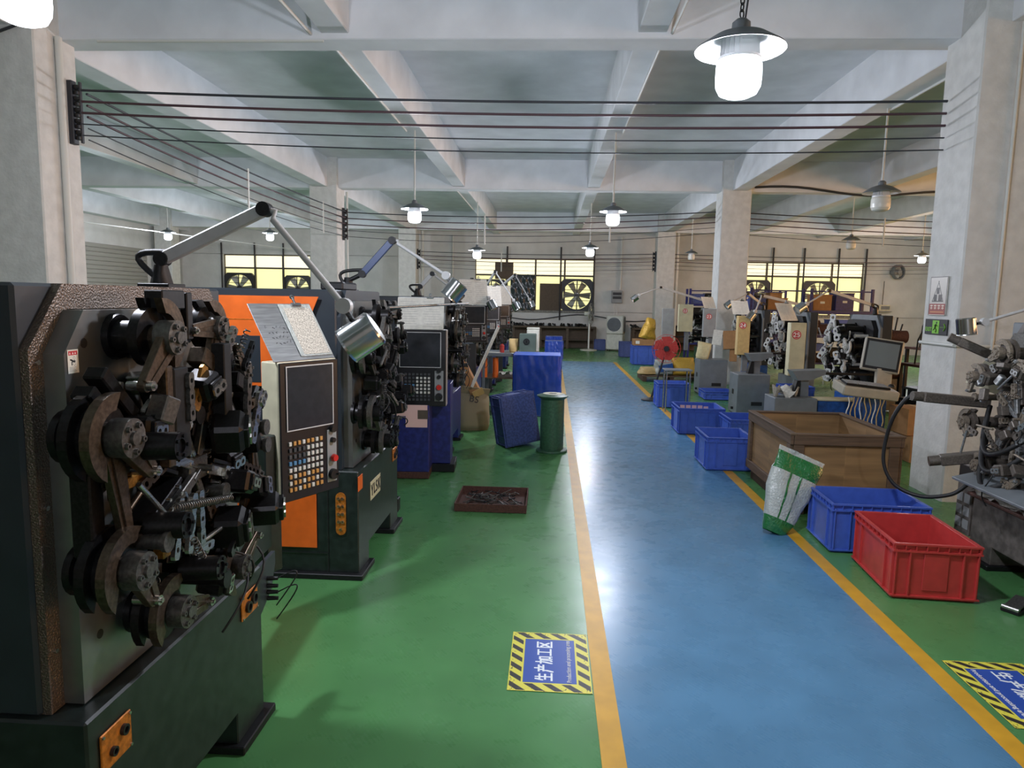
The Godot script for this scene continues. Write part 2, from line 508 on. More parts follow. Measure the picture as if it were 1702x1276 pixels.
func build_room() -> void:
	var fl := struct("floor", bx(-13.4, 13.5, -0.25, 0, -9.2, 24.4), M.green_floor)
	part(fl, "painted_walkway", bx(0.304, 1.697, -0.01, 0.0015, -9.0, 18.6), M.blue_floor, "blue painted walkway")
	part(fl, "walkway_line", bx(0.2165, 0.304, -0.01, 0.002, -9.0, 18.6), M.yellow_floor, "yellow line beside the blue walkway")
	part(fl, "walkway_line", bx(1.697, 1.787, -0.01, 0.002, -9.0, 18.6), M.yellow_floor, "yellow line beside the blue walkway")
	var ce := struct("ceiling", bx(-13.4, 13.5, 4.36, 4.6, -9.2, 24.4), M.ceiling_paint)
	for d in [-2.07, 6.11, 14.09, 22.27]:
		part(ce, "main_beam", bx(-13.3, 13.4, 3.78, 4.38, d, d + 0.28, 0.008), M.ceiling_paint)
	for x in [-12.98, -4.81, 3.47, 11.64]:
		part(ce, "column_beam", bx(x, x + 0.29, 3.786, 4.38, -9.2, 24.2, 0.008), M.ceiling_paint)
	for x in [-10.2, -7.48, -2.01, 0.67, 6.08, 8.8]:
		part(ce, "joist", bx(x, x + 0.24, 3.83, 4.38, -9.2, 24.2, 0.008), M.ceiling_paint)
	for x in [-12.9, -4.89, 3.277]:
		for d in [5.79, 13.97, 22.15]:
			struct("column", bx(x, x + 0.56, -0.02, 4.4, d, d + 0.52, 0.012), M.column_paint)
	# walls
	var wb := MB.new()
	add_bx(wb, -13.4, 13.5, -0.2, 1.25, 24.0, 24.25)
	add_bx(wb, -13.4, 13.5, 3.03, 4.5, 24.0, 24.25)
	for s in [[-13.4, -11.5], [-8.4, -2.63], [1.45, 6.55], [10.42, 13.5]]:
		add_bx(wb, s[0], s[1], 1.24, 3.04, 24.0, 24.25)
	struct("wall_back", wb, M.wall_paint)
	struct("wall_left", bx(-13.4, -13.1, -0.2, 4.5, -9.2, 24.3), M.wall_paint)
	struct("wall_front", bx(-13.4, 13.5, -0.2, 4.5, -9.4, -9.1), M.wall_paint)
	var wr := MB.new()
	add_bx(wr, 13.2, 13.5, -0.2, 1.0, -9.2, 24.3)
	add_bx(wr, 13.2, 13.5, 3.2, 4.5, -9.2, 24.3)
	for s in [[-9.2, -3.0], [1.0, 2.0], [5.5, 7.0], [12.5, 15.0], [19.5, 24.3]]:
		add_bx(wr, 13.2, 13.5, 0.98, 3.22, s[0], s[1])
	struct("wall_right", wr, M.wall_paint)
	# roller shutter in the left wall
	var sh := MB.new()
	for i in 24:
		add_bx(sh, -13.12, -13.06, 0.02 + i * 0.125, 0.14 + i * 0.125, 14.6, 22.0, 0.015)
	struct("door_1", sh, M.shutter)
	# plinths and pipes on the pillars
	var pipes := [[-4.30, 6.05, 0.03], [-4.31, 14.6, 0.025], [3.88, 6.02, 0.03], [3.87, 14.2, 0.022], [3.95, 22.4, 0.05], [-4.2, 22.6, 0.05], [2.35, 23.94, 0.03], [-3.4, 23.94, 0.035]]
	for i in pipes.size():
		var q: Array = pipes[i]
		var o := part(self, "trim_%d" % (i + 1), MB.new().cyl(V(q[0], 0.02 if i < 6 else 2.02, q[1]), V(q[0], 3.78, q[1]), q[2], -1, 12), M.conduit)
		o.set_meta("kind", "structure")
	# conduits under the joists
	var runs := [[V(-1.99, 3.82, 6.4), V(-1.99, 3.82, 9.5)], [V(0.9, 3.82, 6.4), V(0.9, 3.82, 9.5)], [V(3.72, 3.775, 6.4), V(3.72, 3.775, 8.2)], [V(-4.0, 3.775, 6.13), V(-2.0, 3.775, 6.13)],
		[V(-1.99, 3.82, 14.4), V(-1.99, 3.82, 17.5)], [V(-12.8, 3.4, 14.2), V(-8.0, 3.1, 23.7)], [V(0.95, 3.82, 1.0), V(0.95, 3.82, 6.1)], [V(-2.1, 3.82, 1.0), V(-2.1, 3.82, 6.1)],
		[V(3.262, 1.3, 5.78), V(3.262, 1.3, 6.3)], [V(3.27, 1.3, 5.775), V(3.7, 1.3, 5.775)], [V(3.55, 1.2, 5.77), V(3.55, 3.78, 5.77)]]
	for i in runs.size():
		var o := part(self, "trim_%d" % (i + 9), MB.new().cyl(runs[i][0], runs[i][1], 0.014, -1, 8), M.conduit)
		o.set_meta("kind", "structure")
	# dark hose under the second beam
	var hp := []
	for i in 25:
		var t := i / 24.0
		hp.append(V(3.9 + t * 6.4, 3.86 + 0.05 * sin(t * 14.0) - 0.1 * sin(t * PI), 14.03))
	var hose := part(self, "hose", MB.new().tube(hp, 0.022, 8), M.wire_dark)
	tag(hose, "dark flexible hose clipped along the concrete beam right of the second pillar", "hose")

func pane(parent: Node, x0: float, x1: float, y0: float, y1: float, d: float, m: Material, light := 0.0, lc := Color.WHITE) -> void:
	part(parent, "pane", bx(x0, x1, y0, y1, d, d + 0.01), m)
	if light > 0.0:
		var l := AreaLight3D.new()
		l.name = "window_light"
		l.area_size = Vector2(x1 - x0, y1 - y0) * 0.99
		l.area_normalize_energy = false
		l.light_energy = light
		l.light_color = lc
		l.shadow_enabled = true
		l.area_range = 60.0
		parent.add_child(l, true)
		l.position = V((x0 + x1) / 2, (y0 + y1) / 2, d - 0.01)
		l.look_at_from_position(l.position, l.position + Vector3(0, 0, 1), Vector3.UP)

func fan_unit(label: String, x: float, y: float, s: float, d: float) -> void:
	var o := thing("exhaust_fan", label, "fan", V(x, y, d), 0, "exhaust fans set in the back windows")
	var k := 28
	var h := s * 0.5
	var p := PackedVector2Array()
	var q := PackedVector2Array()
	for i in k:
		var a := TAU * i / k
		var c := Vector2(cos(a), sin(a))
		var e := c / maxf(absf(c.x), absf(c.y)) * h
		p.append(e)
		q.append(c * h * 0.88)
	part(o, "frame", MB.new().frame(p, q, -0.1, 0.06), M.fan_steel)
	var hub := part(o, "hub", MB.new().cyl(Vector3(0, 0, -0.02), Vector3(0, 0, 0.05), h * 0.16, -1, 16), M.fan_steel)
	for i in 6:
		var a := TAU * i / 6
		part(hub, "bolt", MB.new().cyl(Vector3(cos(a), sin(a), 0) * h * 0.11 + Vector3(0, 0, 0.05), Vector3(cos(a), sin(a), 0) * h * 0.11 + Vector3(0, 0, 0.06), h * 0.02, -1, 6), M.bright_steel)
	for i in 6:
		var b := MB.new()
		b.at(Vector3.ZERO, Vector3(0, 0, i * 60.0 + 30.0))
		var keep := b.xf
		b.xf = keep * Transform3D(Basis(Vector3(0, 1, 0), deg_to_rad(28)), Vector3(0, h * 0.48, 0))
		b.prism(PackedVector2Array([Vector2(-h * 0.1, -h * 0.36), Vector2(h * 0.1, -h * 0.36), Vector2(h * 0.26, h * 0.34), Vector2(-h * 0.2, h * 0.37)]), -0.003, 0.003)
		part(o, "blade", b, M.fan_guard)
	for i in 5:
		var yy := lerpf(-h * 0.66, h * 0.66, i / 4.0)
		var w := sqrt(maxf(0.0, pow(h * 0.88, 2) - yy * yy))
		part(o, "guard_bar", MB.new().box(Vector3(0, yy, 0.075), Vector3(w * 2, h * 0.03, 0.01)), M.fan_steel)
	part(o, "guard_bar", MB.new().box(Vector3(0, 0, 0.085), Vector3(h * 0.07, h * 1.76, 0.012)), M.fan_steel)

func one_window(called: String, x0: float, x1: float, y0: float, y1: float, ym: float, cuts: Array) -> Node3D:
	var w := Node3D.new()
	w.name = called
	add_child(w)
	w.set_meta("kind", "structure")
	w.set_meta("label", "back wall window with frosted yellow-white panes")
	var d := 24.1
	part(w, "sill", bx(x0 - 0.04, x1 + 0.04, y0 - 0.05, y0 + 0.02, 23.95, 24.2, 0.006), M.concrete_sill)
	var xs := [x0] + cuts + [x1]
	for i in xs.size() - 1:
		pane(w, xs[i] + 0.03, xs[i + 1] - 0.03, ym + 0.03, y1 - 0.04, d, M.pane_upper, 0.38, Color(1.0, 0.95, 0.82))
		pane(w, xs[i] + 0.03, xs[i + 1] - 0.03, y0 + 0.03, ym - 0.03, d + 0.02, M.pane_lower)
	for x in xs:
		part(w, "mullion", bx(x - 0.03, x + 0.03, y0, y1, d - 0.05, d + 0.04, 0.006), M.window_frame)
	for y in [y0 + 0.02, ym, y1 - 0.02]:
		part(w, "transom", bx(x0, x1, y - 0.025, y + 0.025, d - 0.045, d + 0.035, 0.006), M.window_frame)
	return w

func build_windows() -> void:
	var a := one_window("window_1", -2.63, 1.45, 1.25, 3.03, 2.46, [-1.55, -0.55, 0.45])
	for x in [-1.52, 0.31, 1.44]:
		part(a, "upright_rod", MB.new().cyl(V(x, 0.95, 23.93), V(x, 3.42, 23.93), 0.028, -1, 8), M.black_plastic)
	var b := one_window("window_2", 6.55, 10.42, 1.25, 3.03, 2.56, [7.25, 8.3, 9.4])
	for x in [7.4, 8.42, 9.55, 10.44]:
		part(b, "upright_rod", MB.new().cyl(V(x, 1.0, 23.93), V(x, 3.5, 23.93), 0.028, -1, 8), M.black_plastic)
	var c := one_window("window_3", -11.5, -8.4, 1.25, 3.03, 2.56, [-10.4, -9.4])
	for x in [-11.53, -10.35, -9.33]:
		part(c, "upright_rod", MB.new().cyl(V(x, 1.0, 23.93), V(x, 3.42, 23.93), 0.028, -1, 8), M.black_plastic)
	fan_unit("square exhaust fan in the window above the tall white pedestal fan", 0.88, 1.81, 1.1, 24.03)
	fan_unit("square exhaust fan half hidden behind papers at the middle window", -2.06, 1.78, 1.05, 24.03)
	fan_unit("square exhaust fan low in the window above the blue rack", 8.98, 1.9, 1.05, 24.03)
	fan_unit("square exhaust fan beside the pillar in the window with four rods", 6.9, 1.95, 0.95, 24.03)
	fan_unit("square exhaust fan in the window above the dark machine cabinet, nearest the arm base", -10.95, 1.86, 1.05, 24.03)
	fan_unit("square exhaust fan in the window behind the slanting grey lamp tube", -8.87, 1.86, 0.93, 24.03)
	# the side windows that the low sun lights, outside the frame
	var n := 4
	for s in [[-3.0, 1.0], [2.0, 5.5], [7.0, 12.5], [15.0, 19.5]]:
		var w := Node3D.new()
		w.name = "window_%d" % n
		n += 1
		add_child(w)
		w.set_meta("kind", "structure")
		w.set_meta("label", "side wall window lit by low warm sun")
		part(w, "pane", bx(13.3, 13.31, 1.02, 3.18, s[0] + 0.02, s[1] - 0.02), M.pane_warm)
		var l := AreaLight3D.new()
		l.name = "window_light"
		l.area_size = Vector2(s[1] - s[0] - 0.1, 2.1)
		l.area_normalize_energy = false
		l.light_energy = 1.75
		l.light_color = Color(1.0, 0.74, 0.5)
		l.shadow_enabled = true
		l.area_range = 60.0
		w.add_child(l, true)
		l.look_at_from_position(V(13.28, 2.1, (s[0] + s[1]) / 2), V(12, 2.1, (s[0] + s[1]) / 2), Vector3.UP)
		for i in 4:
			var z := lerpf(s[0], s[1], i / 3.0)
			part(w, "mullion", bx(13.22, 13.34, 1.0, 3.2, z - 0.03, z + 0.03, 0.006), M.window_frame)

func pendant(label: String, pos: Vector3, lit: bool, top: float, r := 0.18, chain := false) -> void:
	var o := thing("pendant_lamp", label, "lamp", pos, 0, "caged workshop pendant lamps")
	var s := r / 0.18
	var outer := MB.new().at(Vector3.ZERO, Vector3.ZERO, s)
	outer.lathe([Vector2(0.18, 0.0), Vector2(0.177, 0.008), Vector2(0.105, 0.055), Vector2(0.06, 0.072), Vector2(0.038, 0.078), Vector2(0.036, 0.108), Vector2(0.02, 0.122), Vector2(0.0, 0.124)], 36)
	var sh := part(o, "shade", outer, M.lamp_shade_grey)
	var inner := MB.new().at(Vector3.ZERO, Vector3.ZERO, s)
	inner.lathe([Vector2(0.0, 0.064), Vector2(0.05, 0.064), Vector2(0.1, 0.048), Vector2(0.176, 0.001), Vector2(0.18, 0.0)], 36)
	part(sh, "reflector", inner, M.lamp_inside, "white underside")
	var fins := MB.new().at(Vector3.ZERO, Vector3.ZERO, s)
	fins.cyl(Vector3(0, 0.06, 0), Vector3(0, -0.04, 0), 0.05, 0.06, 16)
	for i in 22:
		var a := TAU * i / 22
		fins.bar(Vector3(cos(a) * 0.062, 0.05, sin(a) * 0.062), Vector3(cos(a) * 0.072, -0.035, sin(a) * 0.072), 0.006, 0.02)
	fins.ring(Vector3(0, -0.035, 0), Vector3.UP, 0.06, 0.086, 0.012, 24)
	part(o, "heat_sink", fins, M.lamp_fins)
	var bulb := MB.new().at(Vector3.ZERO, Vector3.ZERO, s)
	bulb.lathe([Vector2(0.0, -0.185), Vector2(0.05, -0.182), Vector2(0.076, -0.17), Vector2(0.089, -0.145), Vector2(0.092, -0.11), Vector2(0.091, -0.06), Vector2(0.082, -0.04), Vector2(0.0, -0.038)], 28)
	part(o, "bulb", bulb, M.led if lit else M.led_off, "bright white bulb" if lit else "unlit white bulb")
	if chain:
		var ch := MB.new()
		var y := 0.13 * s
		var i := 0
		while y < top - pos.y:
			var pts := []
			for j in 13:
				var a := TAU * j / 12
				var e := Vector3(cos(a) * 0.009, sin(a) * 0.017, 0)
				pts.append((Basis(Vector3.UP, PI / 2 * (i % 2) + 0.4) * e) + Vector3(0, y + 0.012, 0))
			ch.tube(pts, 0.0028, 6)
			y += 0.026
			i += 1
		part(o, "chain", ch, M.dark_iron)
		var cp := []
		for k in 14: cp.append(Vector3(0.012 + 0.01 * sin(k * 0.9), 0.12 * s + (top - pos.y - 0.12 * s) * k / 13.0, 0.01))
		part(o, "cord", MB.new().tube(cp, 0.004, 6), M.wire_dark)
	else:
		part(o, "rod", MB.new().cyl(Vector3(0, 0.12 * s, 0), Vector3(0, top - pos.y, 0), 0.012, -1, 8), M.conduit)
	if lit:
		var l := OmniLight3D.new()
		l.name = "bulb_light"
		l.light_color = Color(0.93, 0.945, 1.0)
		l.light_energy = 5.0
		l.light_size = 0.08
		l.omni_range = 60.0
		l.omni_attenuation = 2.0
		l.shadow_enabled = true
		o.add_child(l, true)
		l.position = Vector3(0, -0.11 * s, 0)

func build_lamps() -> void:
	pendant("lit white pendant lamp on a chain above the blue walkway", V(0.747, 2.63, 3.02), true, 3.83, 0.18, true)
	pendant("glaring lit pendant lamp cut off by the picture's top left corner", V(-1.88, 2.72, 2.47), true, 3.83, 0.18, true)
	pendant("lit pendant lamp on a white rod over the left machine row", V(-1.875, 2.80, 9.5), true, 3.83, 0.18)
	pendant("lit pendant lamp on a white rod over the far walkway", V(0.803, 2.80, 9.55), true, 3.83, 0.18)
	pendant("small far lit pendant lamp left of the middle window's panes", V(-1.735, 2.73, 16.2), true, 3.83, 0.19)
	pendant("small far lit pendant lamp at the middle window's right end", V(0.87, 2.82, 16.2), true, 3.83, 0.19)
	pendant("far lit pendant lamp hanging beside the grey roller shutter", V(-10.1, 3.2, 18.0), true, 3.83, 0.19)
	pendant("far lit pendant lamp above the window with three rods", V(-7.36, 3.22, 18.0), true, 3.83, 0.19)
	pendant("unlit pendant lamp on a thick white rod beside the near pillar", V(3.682, 2.87, 8.2), false, 3.79, 0.2)
	pendant("unlit pendant lamp above the window over the blue rack", V(6.2, 2.96, 15.0), false, 3.83, 0.185)
	pendant("small lit pendant lamp seen against the near pillar's edge", V(9.7, 2.95, 19.0), true, 4.37, 0.19)
	# the same lamps go on behind the viewer and behind the near pillars
	pendant("lit pendant lamp behind the viewer over the walkway", V(0.747, 2.75, -3.8), true, 3.83, 0.18)
	pendant("lit pendant lamp hidden by the near left pillar", V(-7.36, 3.1, 9.6), true, 3.83, 0.18)
	pendant("small unlit pendant lamp between the two far pillars", V(3.62, 2.89, 18.5), false, 3.79, 0.17)

func wire_run(label: String, a: Array, b: Array, sag: float, spacers: Array) -> void:
	# a and b: lists of five end points
	var o := thing("overhead_wires", label, "wires", Vector3.ZERO, 0, "bare overhead wire runs between the pillars")
	for i in 5:
		var pts := []
		for k in 13:
			var t := k / 12.0
			pts.append((a[i] as Vector3).lerp(b[i], t) - Vector3(0, sag * 4.0 * t * (1.0 - t) * (1.0 + 0.15 * i), 0))
		part(o, "wire", MB.new().tube(pts, 0.011 if i < 3 else 0.006, 6), M.wire_red if i in [1, 2] else M.wire_dark)
	for t in spacers:
		var p0: Vector3 = (a[0] as Vector3).lerp(b[0], t) - Vector3(0, sag * 4 * t * (1 - t) - 0.04, 0)
		var p1: Vector3 = (a[4] as Vector3).lerp(b[4], t) - Vector3(0, sag * 4 * t * (1 - t) * 1.6 + 0.04, 0)
		part(o, "spacer", MB.new().cyl(p0, p1, 0.018, -1, 8), M.conduit)

func five(x: float, d: float, y0: float, y1: float, dx := 0.0) -> Array:
	var r := []
	for i in 5: r.append(V(x + dx * i, lerpf(y0, y1, i / 4.0), d))
	return r

func bracket(label: String, x: float, d: float, y0: float, y1: float, out: float) -> void:
	var o := thing("wire_bracket", label, "bracket", V(x, 0, d), 0, "black insulator brackets on the pillars")
	part(o, "back_rail", MB.new().box(Vector3(out * 0.02, (y0 + y1) / 2, 0), Vector3(0.05, y0 - y1 + 0.16, 0.07), 0.005), M.wire_dark)
	part(o, "front_rail", MB.new().box(Vector3(out * 0.1, (y0 + y1) / 2, 0), Vector3(0.02, y0 - y1 + 0.14, 0.03), 0.004), M.wire_dark)
	for i in 5:
		var y := lerpf(y0, y1, i / 4.0)
		var ins := MB.new().at(Vector3(out * 0.075, y, 0))
		ins.lathe([Vector2(0, -0.04), Vector2(0.03, -0.04), Vector2(0.032, -0.015), Vector2(0.02, 0.0), Vector2(0.032, 0.015), Vector2(0.03, 0.04), Vector2(0, 0.04)], 12)
		part(o, "insulator", ins, M.black_plastic)

func build_wires() -> void:
	bracket("black five-wire bracket on the near left pillar's side", -4.33, 6.2, 3.385, 2.997, 1)
	bracket("black five-wire bracket on the second left pillar", -4.33, 14.35, 3.34, 2.85, 1)
	bracket("black five-wire bracket on the far pillar behind the number boards", 3.277, 22.3, 3.12, 2.65, -1)
	bracket("far black five-wire bracket on the pillar left of the middle window", -4.33, 22.35, 3.1, 2.62, 1)
	wire_run("five near wires crossing the whole room between the nearest pillars", five(-4.22, 6.2, 3.385, 2.997), five(3.26, 6.2, 3.312, 2.919), 0.05, [])
	wire_run("five wires running back from the near left pillar to the second", five(-4.24, 6.3, 3.38, 2.98), five(-4.25, 14.3, 3.34, 2.85), 0.06, [0.42, 0.82])
	wire_run("five wires crossing between the second pair of pillars", five(-4.24, 14.4, 3.34, 2.85), five(3.26, 14.4, 3.43, 3.02), 0.1, [0.38, 0.72])
	wire_run("five wires right of the second pillar, over the rack window", five(3.86, 14.5, 3.43, 3.0), five(13.1, 14.6, 3.3, 2.85), 0.08, [0.3])
	wire_run("five farthest wires crossing in front of the middle window", five(-4.2, 22.35, 3.1, 2.62), five(3.2, 22.35, 3.12, 2.65), 0.06, [0.35])
	wire_run("five farthest wires over the window with four rods", five(3.86, 22.35, 3.12, 2.65), five(13.1, 22.4, 3.15, 2.7), 0.06, [])
	# loose cable hanging off the beam near the left lamp
	var lp := []
	for i in 17:
		var t := i / 16.0
		lp.append(V(-6.0 + 1.75 * t, 3.72 - 0.16 * sin(t * PI) + 0.12 * t, 5.76))
	tag(part(self, "loose_cable", MB.new().tube(lp, 0.012, 6), M.wire_dark), "thin cable drooping across the near left pillar below the beam", "cable")

# ---------------------------------------------------------------- forming heads
func arc_pts(c: Vector2, r: float, a0: float, a1: float, k: int) -> PackedVector2Array:
	var p := PackedVector2Array()
	for i in k + 1:
		var a := lerpf(a0, a1, float(i) / k)
		p.append(c + Vector2(cos(a), sin(a)) * r)
	return p

func link_shape(a: Vector2, b: Vector2, ra: float, rb: float) -> PackedVector2Array:
	var t := (b - a).angle()
	var p := arc_pts(a, ra, t + PI / 2, t + PI * 1.5, 8)
	p.append_array(arc_pts(b, rb, t - PI / 2, t + PI / 2, 6))
	return p

func cam_unit(o: Node3D, c: Vector2, piv: Vector2, zp: float, zf: float, s: float, mats: Dictionary, flip := 1.0) -> void:
	var sh := MB.new()
	var c3 := Vector3(c.x, c.y, 0)
	var t := (piv - c).angle()
	sh.cyl(c3 + Vector3(0, 0, zp), c3 + Vector3(0, 0, zp + 0.015), 0.06 * s, 0.056 * s, 20)
	sh.cyl(c3 + Vector3(0, 0, zp), c3 + Vector3(0, 0, zf - 0.07 * s), 0.042 * s, -1, 18)
	sh.cyl(c3 + Vector3(0, 0, zf - 0.085 * s), c3 + Vector3(0, 0, zf - 0.06 * s), 0.075 * s, -1, 24)
	var u := part(o, "cam_shaft", sh, mats.dark)
	# sickle-shaped lever, two cheeks
	var away := t + PI
	var p := arc_pts(c, 0.1 * s, away - 1.9 * flip, away + 0.9 * flip, 14)
	var q := arc_pts(c + Vector2(cos(away), sin(away)) * 0.006, 0.058 * s, away + 0.75 * flip, away - 1.6 * flip, 12)
	p.append_array(q)
	var si := MB.new()
	si.prism(p, zf - 0.052 * s, zf - 0.03 * s)
	part(u, "cam_lever", si, mats.worn)
	var si2 := MB.new()
	si2.prism(p, zf - 0.1 * s, zf - 0.078 * s)
	part(u, "cam_lever", si2, mats.dark)
	# connecting link with a raised web
	var li := MB.new()
	li.prism(link_shape(c, piv, 0.036 * s, 0.016 * s), zf - 0.03 * s, zf - 0.012 * s)
	var side := Vector2(-sin(t), cos(t))
	li.bar(Vector3(c.x + side.x * 0.026 * s, c.y + side.y * 0.026 * s, zf - 0.012 * s), Vector3(piv.x + side.x * 0.01 * s, piv.y + side.y * 0.01 * s, zf - 0.012 * s), 0.008 * s, 0.02 * s, 0.001)
	li.bar(Vector3(c.x - side.x * 0.026 * s, c.y - side.y * 0.026 * s, zf - 0.012 * s), Vector3(piv.x - side.x * 0.01 * s, piv.y - side.y * 0.01 * s, zf - 0.012 * s), 0.008 * s, 0.02 * s, 0.001)
	part(u, "link", li, mats.worn)
	# hub face with slots and socket screws
	var hb := MB.new()
	hb.cyl(c3 + Vector3(0, 0, zf - 0.04 * s), c3 + Vector3(0, 0, zf + 0.004), 0.044 * s, -1, 22)
	hb.cyl(c3 + Vector3(0, 0, zf), c3 + Vector3(0, 0, zf + 0.012), 0.016 * s, -1, 12)
	for i in 5:
		var a := t + 0.6 + TAU * i / 5
		var e := Vector3(cos(a), sin(a), 0) * 0.031 * s + c3
		hb.ring(e + Vector3(0, 0, zf + 0.006), Vector3.BACK, 0.0035 * s, 0.0075 * s, 0.012, 8)
	part(u, "hub", hb, mats.grey)
	var pn := MB.new()
	pn.cyl(Vector3(piv.x, piv.y, zf - 0.06 * s), Vector3(piv.x, piv.y, zf + 0.004), 0.012 * s, -1, 12)
	pn.cyl(Vector3(piv.x, piv.y, zf), Vector3(piv.x, piv.y, zf + 0.01), 0.006 * s, -1, 6)
	part(u, "pivot_pin", pn, mats.bright)

func holed_plate(o: Node, called: String, c: Vector3, size: Vector3, rot: Vector3, holes: int, m: Material) -> void:
	var b := MB.new().at(c, rot)
	var along := 0 if size.x > size.y else 1
	# plate made of strips round its holes
	var l := size[along]
	var w := size[1 - along]
	var r := minf(w * 0.26, l / holes * 0.3)
	var pt := func(x: float, y: float) -> Vector2: return Vector2(x, y) if along == 0 else Vector2(y, x)
	var step := l / holes
	for i in holes:
		var x0 := -l / 2 + step * i
		var outer := PackedVector2Array()
		var inner := PackedVector2Array()
		for k in 16:
			var a := TAU * (k + 0.5) / 16
			var d := Vector2(cos(a), sin(a))
			var e := Vector2(d.x * step / 2, d.y * w / 2) / maxf(absf(d.x), absf(d.y))
			outer.append(pt.call(x0 + step / 2 + e.x, e.y))
			inner.append(pt.call(x0 + step / 2 + d.x * r, d.y * r))
		b.frame(outer, inner, -size.z / 2, size.z / 2)
	part(o, called, b, m)

func slide_unit(o: Node3D, a: Vector2, b: Vector2, z: float, w: float, mats: Dictionary, r: RandomNumberGenerator) -> void:
	var A := Vector3(a.x, a.y, z)
	var B := Vector3(b.x, b.y, z)
	var d := (B - A).normalized()
	var s := Vector3(-d.y, d.x, 0)
	var rail := MB.new()
	rail.bar(A, B, 0.05, w, 0.003)
	rail.bar(A + s * w * 0.62, B + s * w * 0.62, 0.062, w * 0.26, 0.002)
	rail.bar(A - s * w * 0.62, B - s * w * 0.62, 0.062, w * 0.26, 0.002)
	var u := part(o, "slide_rail", rail, mats.dark)
	var tool := MB.new()
	var z1 := Vector3(0, 0, 0.034)
	tool.bar(A.lerp(B, 0.2) + z1, B + d * 0.05 + z1, 0.018, w * 0.55, 0.002)
	tool.bar(B + d * 0.03 + z1 * 1.2, B + d * 0.085 + z1 * 1.1, 0.01, w * 0.22, 0.001)
	part(u, "tool_bar", tool, mats.bright if r.randf() < 0.35 else mats.grey)
	var ang := rad_to_deg(d.angle_to(Vector3.RIGHT)) * (1.0 if d.y > 0 else -1.0)
	holed_plate(u, "clamp_plate", A.lerp(B, 0.55) + z1 * 1.45, Vector3(0.09, w * 0.8, 0.012), Vector3(0, 0, ang), 3, mats.bright if r.randf() < 0.5 else mats.worn)
	var scr := MB.new()
	for k in 3:
		var c := A.lerp(B, 0.2 + 0.3 * k) + s * w * 0.62
		scr.cyl(c + Vector3(0, 0, 0.028), c + Vector3(0, 0, 0.042), 0.006, -1, 6)
	var sp := part(u, "screws", scr, mats.bright)
	sp.set_meta("kind", "stuff")

func spring_coil(o: Node, a: Vector3, b: Vector3, r: float, turns: int, m: Material) -> void:
	var d := (b - a).normalized()
	var x := (Vector3.UP if absf(d.y) < 0.9 else Vector3.RIGHT).cross(d).normalized()
	var y := d.cross(x)
	var p := []
	for i in turns * 8 + 1:
		var t := i / float(turns * 8)
		p.append(a.lerp(b, t) + (x * cos(TAU * turns * t) + y * sin(TAU * turns * t)) * r)
	part(o, "return_spring", MB.new().tube(p, r * 0.22, 5), m)

func servo_block(o: Node, c: Vector3, s: Vector3, rot: Vector3, mats: Dictionary) -> void:
	var b := MB.new().at(c, rot)
	b.box(Vector3.ZERO, s, s.x * 0.12)
	b.box(Vector3(0, 0, s.z * 0.55), Vector3(s.x * 0.72, s.y * 0.72, s.z * 0.2), 0.003)
	var u := part(o, "servo_block", b, mats.dark)
	holed_plate(u, "end_plate", c + Basis.from_euler(rot * PI / 180) * Vector3(0, 0, s.z * 0.68), Vector3(s.x * 0.42, s.y * 0.8, 0.006), rot, 2, mats.bright)

